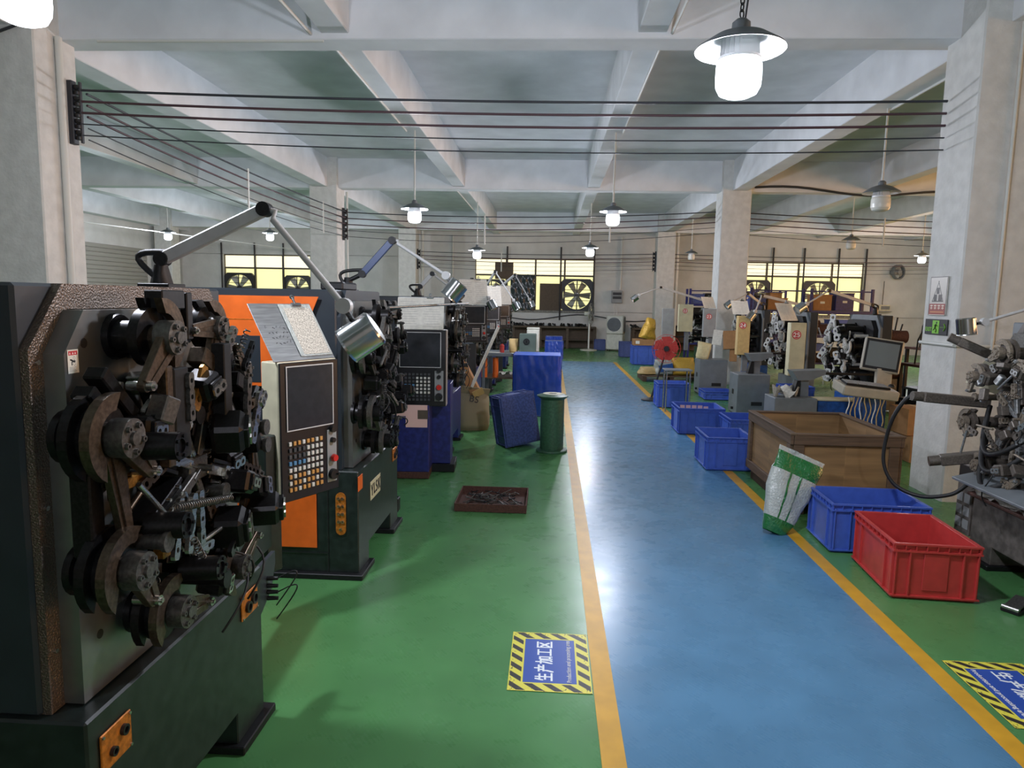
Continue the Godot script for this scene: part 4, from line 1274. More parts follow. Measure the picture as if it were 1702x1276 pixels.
	lettering(pl, "YLSK", 0.07, Transform3D(Basis(), Vector3(-0.13, 0.44, 0.0052)), M.print_black, true)
	part(b, "junction_box", MB.new().box(Vector3(0.56, 0.12, -0.05), Vector3(0.08, 0.1, 0.1), 0.006), M.dark_iron)
	socket_plate(b, Vector3(0.4, 0.53, 0.004), Vector2(0.13, 0.09), [[-0.02, -0.008, 0.021], [0.028, 0.006, 0.023]], M.orange_plate)
	var top := MB.new()
	top.at(Vector3(0.0, 0, 0)).box(Vector3(0.0, 1.665, -0.25), Vector3(0.3, 0.05, 0.14), 0.01)
	part(b, "top_cover", top, M.dark_iron)
	work_lamp("blue swing-arm lamp on the slate machine with orange panels", V(-1.4, 1.64, 4.75), V(-1.3, 1.76, 4.75), V(-1.09, 1.99, 4.75), V(-0.72, 1.76, 4.75), Vector3(0.06, -0.1, 0.02), M.arm_blue, 1.3, Vector3(-0.6, -0.8, 0.1))
	# pole lamp seen across the second machine
	var pr := part(self, "steel_rod", MB.new().cyl(V(-0.93, 1.545, 3.95), V(-0.62, 1.57, 5.2), 0.008, -1, 10), M.bright_steel)
	tag(pr, "long thin steel rod sticking out of the slate machine's head", "rod")

	# blue machine with its control panel
	var cb2 := control_box("control panel over a deep blue cabinet with pinned notices", V(-1.13, 0.655, 6.0), 4, 0.455, 0.675, 0.14, M.light_grey, false, true,
		{"c": Vector3(-0.08, -0.29, -0.12), "s": Vector3(0.32, 0.6, 0.3), "m": M.deep_blue, "plinth": 0.06, "pm": M.rust})
	part(cb2, "column", MB.new().box(Vector3(0.14, -0.2, -0.4), Vector3(0.22, 0.75, 0.3), 0.005), M.deep_blue)
	part(cb2, "column_foot", MB.new().box(Vector3(0.15, -0.615, -0.4), Vector3(0.28, 0.075, 0.34), 0.005), M.dark_iron)
	var nt := part(cb2, "notice", MB.new().box(Vector3(-0.03, -0.085, 0.034), Vector3(0.19, 0.2, 0.002)), M.paper_pink, "white notice with a photo")
	part(nt, "photo", MB.new().box(Vector3(0.025, -0.07, 0.0355), Vector3(0.09, 0.08, 0.001)), M.carton_dark)
	part(cb2, "tag", MB.new().box(Vector3(-0.165, -0.05, 0.034), Vector3(0.08, 0.07, 0.002)), M.paper_pink, "small pink tag")
	var d1 := thing("drawing_board", "two creased white drawings clipped above the blue cabinet's control panel", "drawings", V(-1.13, 1.332, 5.98), 4)
	leaning_papers(d1, 0.4, 0.29, -14, 2)

	var c := thing("spring_forming_machine", "blue spring forming machine half hidden behind the second control panel", "machine", V(-1.02, 0, 7.45), 90, "left row of spring forming machines")
	machine_shell(c, shell({"base_m": M.deep_blue, "body_m": M.slate, "frame_m": M.slate}))
	forming_head(c, head_layout(), Vector2(-0.04, 1.11), -0.05, 0.09, 1.0, dark_set(), 13, 40)
	work_lamp("chrome-headed swing-arm lamp over the third machine", V(-1.35, 1.62, 7.0), V(-1.32, 1.72, 7.0), V(-1.2, 1.85, 7.0), V(-1.02, 1.72, 7.0), Vector3(0.08, -0.09, 0.02), M.arm_grey, 1.2)
	# machines farther back
	var far := [[9.85, "far spring forming machine behind the kraft sack and broken carton", 1.0], [12.6, "far spring forming machine beside the cluttered steel desk", 1.0], [14.6, "farther spring forming machine in the left row", 1.0], [16.6, "farthest spring forming machine in the left row", 1.0]]
	for f in far:
		copy_of(c, f[1], V(-1.02, 0, f[0]), 90, "left row of spring forming machines")
	var cb3 := control_box("small white-edged control panel behind the leaning white strip", V(-0.97, 1.05, 8.85), 22, 0.34, 0.48, 0.1, M.ivory, false, false, {"c": Vector3(-0.1, -0.53, -0.2), "s": Vector3(0.3, 1.02, 0.25), "m": M.slate})
	control_box("far control panel beside the steel desk", V(-1.0, 1.03, 11.75), 22, 0.32, 0.46, 0.1, M.ivory, false, false, {"c": Vector3(-0.1, -0.52, -0.2), "s": Vector3(0.3, 1.0, 0.25), "m": M.slate})
	control_box("farthest control panel in the left row", V(-0.93, 1.05, 13.4), 22, 0.34, 0.46, 0.1, M.ivory, false, false, {"c": Vector3(-0.1, -0.53, -0.2), "s": Vector3(0.3, 1.02, 0.25), "m": M.slate})
	for q in [[V(-0.97, 1.535, 8.83), "white papers leaning above the small white-edged control panel", 0.36, 0.34], [V(-1.0, 1.495, 11.73), "white papers leaning above the far control panel", 0.36, 0.36], [V(-0.93, 1.515, 13.38), "white papers leaning above the farthest control panel", 0.36, 0.38]]:
		var dd := thing("drawing_board", q[1], "drawings", q[0], 22, "drawings leaning above the left control panels")
		leaning_papers(dd, q[2], q[3], -16, 2)
	work_lamp("lamp with grey drum head leaning over the small white-edged control panel", V(-1.25, 1.62, 9.6), V(-1.22, 1.72, 9.6), V(-1.05, 1.86, 9.2), V(-0.8, 1.62, 8.9), Vector3(0.06, -0.11, 0.02), M.arm_grey, 1.2)
	work_lamp("far lamp with drum head over the desk end", V(-1.25, 1.62, 12.3), V(-1.22, 1.72, 12.3), V(-0.92, 2.06, 11.4), V(-0.6, 1.6, 11.2), Vector3(0.06, -0.11, 0.02), M.arm_grey, 1.3)
	work_lamp("far lamp with two thin arms in front of the dark window film", V(-1.25, 1.62, 14.4), V(-1.22, 1.72, 14.4), V(-0.72, 2.1, 13.8), V(-0.42, 1.62, 13.6), Vector3(0.05, -0.11, 0.02), M.arm_grey, 1.3)

func leaning_papers(o: Node3D, w: float, h: float, lean: float, n: int) -> void:
	var tl := Transform3D(Basis(Vector3.RIGHT, deg_to_rad(lean)), Vector3.ZERO)
	var b := MB.new()
	b.xf = tl
	b.box(Vector3(0, h / 2, -0.004), Vector3(w, h, 0.004), 0.001)
	part(o, "board", b, M.aluminium)
	for i in n:
		b = MB.new()
		b.xf = tl
		var pw := w / n
		b.box(Vector3(-w / 2 + pw * (i + 0.5), h * 0.49, 0.001 + 0.001 * i), Vector3(pw * 1.03, h * 0.97, 0.001))
		var s := part(o, "sheet", b, M.paper)
		var t := MB.new()
		t.xf = tl
		for k in 11:
			t.box(Vector3(-w / 2 + pw * (i + 0.5), h * (0.1 + 0.075 * k), 0.0025 + 0.001 * i), Vector3(pw * (0.8 - 0.06 * (k * 7 % 5)), h * 0.006, 0.0006))
		var tt := part(s, "print_lines", t, M.light_grey)
		tt.set_meta("kind", "stuff")
	b = MB.new()
	b.xf = tl
	b.box(Vector3(w * 0.2, h * 0.98, 0.006), Vector3(0.06, 0.02, 0.012), 0.003)
	b.ring(Vector3(w * 0.2, h * 1.06, 0.008), Vector3.BACK, 0.007, 0.014, 0.006, 12)
	part(o, "bulldog_clip", b, M.chrome)

# ---------------------------------------------------------------- right row
func ring_layout(c: Vector2, n: int, R: float, phase: float, s: float) -> Array:
	var r := []
	for i in n:
		var a := phase + TAU * i / n
		var p := c + Vector2(cos(a), sin(a) * 1.05) * R
		r.append([p, p + Vector2(-sin(a), cos(a)) * 0.1 * s + Vector2(cos(a), sin(a)) * -0.03, s, 1.0 if i % 2 else -1.0])
	return r

func number_disc(o: Node, text: String, c: Vector3, basis: Basis, r: float) -> void:
	var b := MB.new()
	b.xf = Transform3D(basis, c)
	b.cyl(Vector3(0, 0, 0), Vector3(0, 0, 0.002), r, -1, 28)
	var d := part(o, "number_sticker", b, M.print_red, "red round number sticker")
	b = MB.new()
	b.xf = Transform3D(basis, c)
	b.ring(Vector3(0, 0, 0.0025), Vector3.BACK, r * 0.74, r * 0.8, 0.001, 28)
	part(d, "border", b, M.print_white)
	lettering(d, text, r * 0.95, Transform3D(basis, c + basis.z * 0.0032), M.print_white, true)

func right_machine(label: String, d: float, no: String, dy: Array, board_m: Material, base_m: Material, seed_: int, w0 := 0.18) -> Node3D:
	var o := thing("spring_forming_machine", label, "machine", V(3.75, 0, d), -90, "right row of spring forming machines")
	machine_shell(o, shell({"w": 0.92, "base_h": 0.5, "h": 1.5, "deep": 0.24, "base_m": base_m, "body_m": M.slate, "frame_m": M.cabinet_grey, "plate_m": M.dark_iron}))
	forming_head(o, ring_layout(Vector2(0, 1.02), 8, 0.33, 0.3, 0.85), Vector2(0, 1.02), -0.05, 0.24, 1.0, {"dark": M.black_steel, "worn": M.shiny, "grey": M.shiny, "bright": M.shiny}, seed_, 64)
	# upright cabinet with the machine's number on the side that faces the room's entrance
	var cx := 0.5
	part(o, "number_cabinet", MB.new().box(Vector3(cx, (dy[0] + dy[1]) / 2, 0.87), Vector3(0.12, dy[1] - dy[0], w0), 0.005), board_m)
	part(o, "cabinet_post", MB.new().box(Vector3(cx - 0.02, dy[0] / 2 + 0.3, 0.82), Vector3(0.07, dy[0] - 0.6, 0.08), 0.004), M.cabinet_grey)
	part(o, "cabinet_bracket", MB.new().box(Vector3(cx - 0.02, dy[0] + 0.03, 0.38), Vector3(0.04, 0.03, 0.84), 0.004), M.dark_iron)
	if no: number_disc(o, no, Vector3(cx + 0.061, dy[1] - 0.14, 0.89), Basis(Vector3(0, 0, -1), Vector3(0, 1, 0), Vector3(1, 0, 0)), 0.052)
	for q in [Vector3(-0.28, 1.3, 0.2), Vector3(-0.08, 1.42, 0.24), Vector3(-0.3, 1.0, 0.26), Vector3(0.12, 1.26, 0.26), Vector3(-0.1, 0.74, 0.25), Vector3(0.2, 0.98, 0.27)]:
		holed_plate(o, "cam_plate", q, Vector3(0.075, 0.16, 0.014), Vector3(0, 35, q.x * 90), 2, M.shiny)
	# motors behind the face
	for q in [Vector2(-0.2, 1.3), Vector2(0.1, 0.8), Vector2(0.25, 1.25)]:
		part(o, "motor", MB.new().cyl(Vector3(q.x, q.y, -0.23), Vector3(q.x, q.y, -0.5), 0.075, -1, 18), M.rust)
	return o

func feeder(label: String, x0: float, x1: float, d0: float, d1: float, h: float) -> void:
	var w := x1 - x0
	var dp := d1 - d0
	var o := thing("feeder_cabinet", label, "cabinet", V((x0 + x1) / 2, 0, d0), 0, "grey feeder cabinets beside the right row")
	part(o, "body", MB.new().box(Vector3(0, h / 2 + 0.01, -dp / 2), Vector3(w, h - 0.02, dp), 0.006), M.cabinet_grey)
	part(o, "plinth", MB.new().box(Vector3(0, 0.015, -dp / 2), Vector3(w * 0.94, 0.03, dp * 0.94)), M.rubber)
	var s := MB.new()
	s.box(Vector3(w * 0.12, h * 0.3, 0.002), Vector3(w * 0.34, h * 0.09, 0.006), 0.001)
	part(o, "handle_slot", s, M.rubber)
	part(o, "side_slot", MB.new().box(Vector3(-w / 2 - 0.001, h * 0.55, -dp * 0.5), Vector3(0.006, h * 0.12, dp * 0.2)), M.rubber)
	part(o, "gland", MB.new().cyl(Vector3(-w / 2, h * 0.15, -dp * 0.4), Vector3(-w / 2 - 0.03, h * 0.15, -dp * 0.4), 0.02, -1, 10), M.dark_iron)

func right_row() -> void:
	# nearest machine on the right
	var a := thing("spring_forming_machine", "grey-brown spring forming machine cut off by the right picture edge", "machine", V(2.74, 0, 3.98), -90, "right row of spring forming machines")
	var gm := mat("grey_brown", rgb(112, 106, 100), 0.45, 0.1, "grime", 1.0)
	var brown := mat("brown_steel", rgb(156, 144, 128), 0.42, 0.45, "grime", 4.0)
	machine_shell(a, shell({"w": 1.0, "base_h": 0.42, "h": 1.52, "deep": 1.2, "base_m": gm, "body_m": M.cabinet_grey, "frame_m": gm, "plate_m": M.grey_steel}))
	var bm := {"dark": mat("brown_dark", rgb(104, 96, 88), 0.45, 0.35, "grime", 4.0), "worn": brown, "grey": brown, "bright": M.aluminium}
	forming_head(a, ring_layout(Vector2(-0.05, 0.98), 8, 0.36, 0.2, 0.85), Vector2(-0.05, 0.98), -0.05, 0.17, 0.95, bm, 21, 52)
	# long head arms reaching into the aisle
	for q in [[Vector3(-0.42, 1.02, 0.02), Vector3(-0.42, 1.05, 0.42), 0.07], [Vector3(-0.3, 1.28, 0.0), Vector3(-0.4, 1.4, 0.24), 0.065], [Vector3(-0.3, 0.72, 0.0), Vector3(-0.38, 0.66, 0.3), 0.075]]:
		var b := MB.new()
		b.bar(q[0], q[1], q[2], q[2] * 0.85, 0.006)
		b.cyl(q[1], q[1] + (q[1] - q[0]).normalized() * 0.06, q[2] * 0.42, -1, 14)
		part(a, "head_arm", b, bm.dark)
	part(a, "guard_plate", MB.new().at(Vector3(-0.46, 1.18, 0.0), Vector3(0, 30, 0)).prism(PackedVector2Array([Vector2(-0.14, -0.05), Vector2(0.1, -0.12), Vector2(0.1, 0.2), Vector2(0.02, 0.18)]), -0.004, 0.004), M.beige, "beige sheet metal guard")
	part(a, "ledge_tray", MB.new().box(Vector3(0, 0.43, -0.02), Vector3(0.98, 0.02, 0.14), 0.004), M.rust)
	var du := []
	for i in 7:
		var row := []
		for j in 25: row.append(Vector3(-0.47 + 0.94 * j / 24.0, 0.445 + 0.02 * sin(j * 1.7 + i) * sin(j * 0.6 + i * 2.0) + 0.012 * sin(i * 3.0 + j * 2.3), 0.04 - 0.13 * i / 6.0))
		du.append(row)
	var dust := part(a, "white_dust", MB.new().sheet(du), M.white_dust, "whitish swarf on the ledge")
	dust.set_meta("kind", "stuff")
	var lb := part(a, "label_post", MB.new().box(Vector3(-0.6, 0.36, -0.03), Vector3(0.16, 0.46, 0.06), 0.004), gm)
	for i in 6:
		part(lb, "rating_label", MB.new().box(Vector3(-0.64 + 0.08 * (i % 2), 0.2 + 0.085 * (i / 2), 0.002), Vector3(0.06, 0.06, 0.003)), M.light_grey)
	part(lb, "rating_label", MB.new().box(Vector3(-0.6, 0.53, 0.002), Vector3(0.14, 0.1, 0.003)), M.black_plastic)
	for k in 3:
		var p := []
		for i in 15:
			var t := i / 14.0
			p.append(Vector3(0.1 - 0.4 * t, 0.72 + 0.1 * k - 0.2 * sin(t * PI) + 0.1 * t, 0.08 + 0.12 * sin(t * PI)))
		part(a, "hose", MB.new().tube(p, 0.014, 8), M.rubber)
	part(a, "chute", MB.new().at(Vector3(0.06, 0.6, 0.1), Vector3(14, 0, 0)).box(Vector3.ZERO, Vector3(0.78, 0.018, 0.3), 0.003), M.cabinet_grey, "grey sheet metal chute")
	# its thick cable looping beside the pillar
	var cp := []
	var loop := [V(2.50, 1.04, 4.55), V(2.36, 1.03, 4.6), V(2.29, 0.9, 4.65), V(2.27, 0.72, 4.7), V(2.27, 0.55, 4.7), V(2.33, 0.42, 4.65), V(2.45, 0.375, 4.55), V(2.58, 0.42, 4.45), V(2.66, 0.5, 4.42)]
	var cv := Curve3D.new()
	for i in loop.size():
		var t: Vector3 = (loop[mini(i + 1, loop.size() - 1)] - loop[maxi(i - 1, 0)]) / 6.0
		cv.add_point(loop[i], -t, t)
	for q in cv.tessellate(3, 3): cp.append(q)
	var cable := part(self, "power_cable", MB.new().tube(cp, 0.013, 10), M.rubber)
	tag(cable, "thick black cable looping in front of the near pillar's foot", "cable")
	work_lamp("chrome drum lamp in front of the near pillar's exit sign", V(3.3, 1.52, 4.2), V(3.28, 1.62, 4.2), V(3.0, 1.68, 4.2), V(2.53, 1.525, 4.2), Vector3(-0.1, -0.03, 0.0), M.arm_grey, 1.0, Vector3(0.12, -1, 0.05))

	# numbered machines
	right_machine("bright-headed machine 25 behind the monitor console", 8.78, "25", [0.78, 1.4], M.cream, M.mid_blue, 31)
	right_machine("bright-headed machine 24 with a tan number board", 11.05, "24", [0.85, 1.43], M.kraft, M.cabinet_grey, 32)
	right_machine("bright-headed machine 23 with a pale grey number board", 13.3, "23", [1.0, 1.51], M.light_grey, M.mid_blue, 33, 0.22)
	right_machine("machine 22 with a cream number board and green base", 15.55, "22", [1.0, 1.58], M.cream, M.machine_green, 34, 0.3)
	right_machine("farthest right machine with an unnumbered pale board", 17.75, "", [0.75, 1.47], M.light_grey, M.machine_green, 35, 0.28)
	feeder("low grey feeder cabinet with a cloth, behind the wooden crate", 2.5, 2.96, 7.72, 8.1, 0.58)
	feeder("grey feeder cabinet with a black slot between two blue crates", 2.71, 3.17, 10.05, 10.5, 0.6)
	feeder("far grey feeder cabinet under machine 23's board", 2.65, 3.13, 12.3, 12.75, 0.62)
	# cloth on the low cabinet
	var g := []
	var r := RandomNumberGenerator.new()
	r.seed = 8
	for i in 11:
		var row := []
		for j in 11:
			var u := (j / 10.0 - 0.5)
			var v := (i / 10.0 - 0.5)
			row.append(Vector3(u * 0.26, 0.1 + 0.08 * cos(u * 7.0) * cos(v * 5.0) + r.randf_range(-0.02, 0.02), v * 0.2 + 0.03 * sin(u * 9)))
		g.append(row)
	var cl := part(self, "rag", MB.new().sheet(g), M.cloth_dirty)
	cl.position = V(2.66, 0.545, 7.88)
	tag(cl, "crumpled white rag on the low grey feeder cabinet", "rag")
	# brackets standing on the feeder cabinets
	for q in [[V(2.88, 0.58, 7.95), "dark sheet metal hopper on the low grey feeder cabinet"], [V(3.02, 0.6, 10.25), "dark sheet metal hopper on the feeder cabinet with a black slot"]]:
		var o := thing("hopper", q[1], "hopper", q[0], 0, "hoppers on the feeder cabinets")
		part(o, "post", MB.new().box(Vector3(0, 0.12, 0), Vector3(0.09, 0.24, 0.08), 0.003), M.cabinet_grey)
		part(o, "wedge", MB.new().prism(PackedVector2Array([Vector2(-0.13, 0.0), Vector2(-0.05, 0.0), Vector2(-0.05, 0.22), Vector2(-0.08, 0.22)]), -0.05, 0.05), M.dark_iron)
		part(o, "tray", MB.new().at(Vector3(0, 0.25, 0), Vector3(0, 0, 3)).prism(PackedVector2Array([Vector2(-0.16, 0.05), Vector2(-0.1, -0.06), Vector2(0.04, -0.06), Vector2(0.2, 0.0), Vector2(0.2, 0.05)]), -0.1, 0.1), M.cabinet_grey)
	# papers and lamps on the right row
	for q in [[V(2.8, 1.42, 8.3), 30, "white folded papers leaning over board 25"], [V(2.86, 1.45, 10.6), 10, "white paper standing over board 24"], [V(2.9, 1.52, 12.85), 25, "buff papers leaning over board 23"]]:
		var o := thing("paper_stack", q[2], "papers", q[0], q[1], "papers on the right number boards")
		leaning_papers(o, 0.26, 0.24, -30, 1)
	work_lamp("white-faced drum lamp hanging over board 25", V(3.95, 1.5, 8.7), V(3.9, 1.62, 8.7), V(3.3, 1.78, 8.5), V(2.98, 1.62, 8.3), Vector3(-0.12, -0.08, 0.03), M.arm_grey, 1.1)
	work_lamp("chrome drum lamp hanging over board 24", V(3.95, 1.5, 11.0), V(3.9, 1.6, 11.0), V(3.2, 1.74, 10.8), V(3.03, 1.5, 10.5), Vector3(-0.08, -0.1, 0.02), M.arm_grey, 1.2)
	work_lamp("grey drum lamp hanging beside board 23", V(3.95, 1.5, 13.2), V(3.9, 1.62, 13.2), V(3.6, 1.8, 13.0), V(3.3, 1.66, 12.8), Vector3(-0.1, -0.08, 0.02), M.arm_grey, 1.3)
	work_lamp("far thin lamp reaching out over the walkway side", V(3.95, 1.5, 17.6), V(3.9, 1.65, 17.6), V(2.7, 1.98, 17.4), V(2.15, 1.78, 17.2), Vector3(-0.1, -0.08, 0.0), M.arm_grey, 1.5)

	# operator console with monitor and keyboard
	var c := thing("operator_console", "beige console with a tilted monitor and keyboard tray beside machine 25", "console", V(3.35, 0, 7.45), 0)
	part(c, "stand", MB.new().box(Vector3(0.12, 0.34, -0.2), Vector3(0.24, 0.68, 0.2), 0.006), M.mid_blue)
	part(c, "tray", MB.new().at(Vector3(0, 0.72, -0.02), Vector3(8, 0, -6)).box(Vector3.ZERO, Vector3(0.58, 0.1, 0.3), 0.012), M.console)
	var kb := MB.new().at(Vector3(-0.02, 0.785, 0.02), Vector3(10, 0, -6))
	kb.box(Vector3.ZERO, Vector3(0.46, 0.02, 0.16), 0.004)
	var kbo := part(c, "keyboard", kb, M.dark_iron)
	for row in 4:
		var kr := MB.new().at(Vector3(-0.02, 0.785, 0.02), Vector3(10, 0, -6))
		for i in 14: kr.box(Vector3(-0.21 + i * 0.0315, 0.013, -0.055 + row * 0.036), Vector3(0.026, 0.008, 0.029), 0.002)
		var ko := part(kbo, "keys", kr, M.light_grey)
		ko.set_meta("kind", "stuff")
	var ms := MB.new()
	ms.at(Vector3(0.23, 0.77, 0.06), Vector3(8, 20, -6), 1.0)
	ms.lathe([Vector2(0.035, 0.0), Vector2(0.034, 0.014), Vector2(0.02, 0.028), Vector2(0.0, 0.032)], 18)
	part(c, "mouse", ms, M.black_plastic)
	part(c, "neck", MB.new().box(Vector3(0.22, 0.85, -0.12), Vector3(0.16, 0.2, 0.06), 0.006), M.console)
	var mt := MB.new().at(Vector3(0.2, 1.09, -0.13), Vector3(-14, -14, -8))
	mt.box(Vector3(0, 0, -0.03), Vector3(0.38, 0.36, 0.06), 0.012)
	var mo := part(c, "monitor", mt, M.console)
	mt = MB.new().at(Vector3(0.2, 1.09, -0.13), Vector3(-14, -14, -8))
	mt.box(Vector3(0, 0, 0.002), Vector3(0.345, 0.325, 0.006), 0.004)
	part(mo, "bezel", mt, M.dark_iron)
	mt = MB.new().at(Vector3(0.2, 1.09, -0.13), Vector3(-14, -14, -8))
	mt.box(Vector3(0, 0, 0.0055), Vector3(0.3, 0.27, 0.004), 0.001)
	part(mo, "screen", mt, mat("grey_screen", rgb(112, 122, 124), 0.2))
	for i in 9:
		var p := []
		var x := -0.22 + i * 0.045
		for k in 7: p.append(Vector3(x + 0.012 * sin(k * 1.3 + i), 0.66 - k * (0.05 + 0.006 * (i % 4)), 0.1 + 0.01 * sin(k + i)))
		part(c, "strap", MB.new().tube(p, 0.006, 5), M.kraft if i % 3 else M.paper, "hanging pale strap")
	var bb := thing("machine_plinth", "bright blue machine plinth in front of machine 25", "machine base", V(3.38, 0, 7.95), 0)
	part(bb, "box", MB.new().box(Vector3(-0.05, 0.27, -0.05), Vector3(0.6, 0.54, 0.24), 0.006), M.mid_blue)
	part(bb, "top_plate", MB.new().box(Vector3(-0.05, 0.548, -0.05), Vector3(0.62, 0.016, 0.26), 0.003), M.cream)

# ---------------------------------------------------------------- things along the walkway
func crate(called: String, label: String, pos: Vector3, turn: float, w: float, l: float, h: float, m: Material, group: String) -> Node3D:
	# w across, l deep, origin at the centre of the bottom
	var o := thing(called, label, "crate", pos, turn, group)
	var t := 0.006
	var b := MB.new()
	b.box(Vector3(0, 0.008, 0), Vector3(w - 0.03, 0.012, l - 0.03), 0.003)
	for s in [-1, 1]:
		b.box(Vector3(s * (w / 2 - 0.018), h / 2, 0), Vector3(t, h - 0.01, l - 0.03), 0.001)
		b.box(Vector3(0, h / 2, s * (l / 2 - 0.018)), Vector3(w - 0.03, h - 0.01, t), 0.001)
	part(o, "shell", b, m)
	var rim := MB.new()
	var po := PackedVector2Array([Vector2(-w / 2, -l / 2), Vector2(w / 2, -l / 2), Vector2(w / 2, l / 2), Vector2(-w / 2, l / 2)])
	var pi := PackedVector2Array()
	for q in po: pi.append(q - Vector2(signf(q.x), signf(q.y)) * 0.02)
	for y in [h - 0.006, h - 0.045]:
		rim.at(Vector3(0, y, 0), Vector3(90, 0, 0))
		rim.frame(po, pi, -0.005, 0.005)
	part(o, "foot_rim", MB.new().at(Vector3(0, 0.02, 0), Vector3(90, 0, 0)).frame(po, pi, -0.004, 0.004), m)
	rim.at(Vector3.ZERO)
	var nx := int(round(w / 0.06))
	for i in nx + 1:
		for s in [-1, 1]:
			rim.box(Vector3(lerpf(-w / 2 + 0.01, w / 2 - 0.01, float(i) / nx), h - 0.026, s * (l / 2 - 0.009)), Vector3(0.004, 0.036, 0.016))
	var nz := int(round(l / 0.06))
	for i in nz + 1:
		for s in [-1, 1]:
			rim.box(Vector3(s * (w / 2 - 0.009), h - 0.026, lerpf(-l / 2 + 0.01, l / 2 - 0.01, float(i) / nz)), Vector3(0.016, 0.036, 0.004))
	part(o, "rim", rim, m)
	for i in 5:
		var f := [-0.46, -0.3, 0.0, 0.3, 0.46]
		for s in [-1, 1]:
			if i != 2:
				part(o, "rib", MB.new().box(Vector3(f[i] * w, h / 2 - 0.01, s * (l / 2 - 0.009)), Vector3(0.008, h - 0.05, 0.014), 0.001), m)
				part(o, "rib", MB.new().box(Vector3(s * (w / 2 - 0.009), h / 2 - 0.01, f[i] * l), Vector3(0.014, h - 0.05, 0.008), 0.001), m)
			else:
				part(o, "label_panel", MB.new().box(Vector3(0, h / 2, s * (l / 2 - 0.012)), Vector3(w * 0.28, h - 0.11, 0.008), 0.002), m)
	return o

func floor_sign(label: String, pos: Vector3, turn: float) -> void:
	var W := 512
	var H := 352
	var im := Image.create(W, H, false, Image.FORMAT_RGB8)
	var yel := rgb(214, 206, 74)
	var blk := rgb(44, 40, 40)
	var blu := rgb(40, 74, 158)
	var wht := rgb(222, 228, 230)
	for y in H:
		for x in W:
			var c := yel if ((x + y) % 80) < 42 else blk
			if x < 5 or y < 5 or x > W - 6 or y > H - 6: c = yel
			if x >= 58 and x < W - 58 and y >= 54 and y < H - 54: c = yel
			if x >= 66 and x < W - 66 and y >= 62 and y < H - 62: c = blu
			im.set_pixel(x, y, c)
	# the five characters as brush strokes on a 20 by 20 grid
	var glyphs := [
		[[5, 1, 2, 8], [4, 5, 17, 5], [4, 11, 16, 11], [1, 18, 19, 18], [10, 1, 10, 18]],
		[[10, 0, 10, 3], [2, 4, 18, 4], [6, 5, 7, 8], [14, 5, 12, 8], [3, 9, 18, 9], [4, 9, 4, 13], [4, 13, 1, 19]],
		[[1, 6, 10, 6], [5, 1, 5, 9], [5, 9, 1, 18], [10, 6, 9, 17], [9, 17, 7, 18], [13, 5, 13, 18], [19, 5, 19, 18], [13, 5, 19, 5], [13, 16, 19, 16]],
		[[3, 3, 17, 3], [10, 3, 10, 17], [1, 17, 19, 17]],
		[[2, 2, 18, 2], [2, 2, 2, 18], [2, 18, 19, 18], [5, 6, 15, 15], [15, 5, 5, 15]]]
	for g in 5:
		var ox := 84 + g * 70
		var oy := 112
		for s in glyphs[g]:
			var a := Vector2(ox + s[0] * 3.1, oy + s[1] * 4.0)
			var b := Vector2(ox + s[2] * 3.1, oy + s[3] * 4.0)
			var n := int(a.distance_to(b)) + 1
			for i in n + 1:
				var q := a.lerp(b, float(i) / n)
				im.fill_rect(Rect2i(int(q.x) - 4, int(q.y) - 4, 9, 9), wht)
	# worn edges
	var r := RandomNumberGenerator.new()
	r.seed = 19
	for i in 160:
		var e := r.randi() % 4
		var q := Vector2i(r.randi() % W, r.randi() % 26)
		if e == 1: q.y = H - 1 - q.y
		if e == 2: q = Vector2i(r.randi() % 26, r.randi() % H)
		if e == 3: q = Vector2i(W - 1 - r.randi() % 26, r.randi() % H)
		im.fill_rect(Rect2i(q, Vector2i(2 + r.randi() % 9, 1 + r.randi() % 4)), rgb(70, 66, 56))
	var key := "floor_sign_print"
	var m: StandardMaterial3D = M.get(key)
	if m == null:
		m = mat(key, Color.WHITE, 0.4)
		m.albedo_texture = tex(im)
	var o := thing("floor_sign", label, "sign", pos, turn, "striped floor signs beside the walkway")
	part(o, "backing", MB.new().box(Vector3(0, 0.0012, 0), Vector3(0.508, 0.0014, 0.353)), M.print_black)
	part(o, "printed_face", MB.new().face(Vector3(0, 0.0024, 0), Vector3(0.254, 0, 0), Vector3(0, 0, -0.1765)), m)
	lettering(o, "Production and processing area", 0.0182, Transform3D(Basis(Vector3.RIGHT, -PI / 2), Vector3(0, 0.0032, 0.084)), M.print_white)

func sack_shape(w: float, h: float, d: float, folds: float, seed_: int, top_w := 0.8) -> Array:
	var r := FastNoiseLite.new()
	r.seed = seed_
	r.frequency = 3.0
	var g := []
	for i in 19:
		var v := i / 18.0
		var row := []
		for j in 33:
			var a := TAU * j / 32.0
			var full := pow(sin(clampf(0.14 + v * 0.9, 0, 1) * PI), 0.5)
			var flat := 1.0 - pow(v, 3.0) * 0.93
			if v < 0.12: flat *= lerpf(0.62, 1.0, v / 0.12)
			var wx := w / 2 * lerpf(1.0, top_w, v) * (lerpf(0.9, 1.0, minf(v / 0.12, 1)))
			var p := Vector3(signf(cos(a)) * pow(absf(cos(a)), 0.65) * wx, v * h, signf(sin(a)) * pow(absf(sin(a)), 0.8) * d / 2 * flat)
			var k := r.get_noise_3d(p.x, p.y, p.z) * folds * (0.4 + v)
			p += Vector3(cos(a), 0, sin(a)) * k
			row.append(p)
		row[32] = row[0]
		g.append(row)
	return g

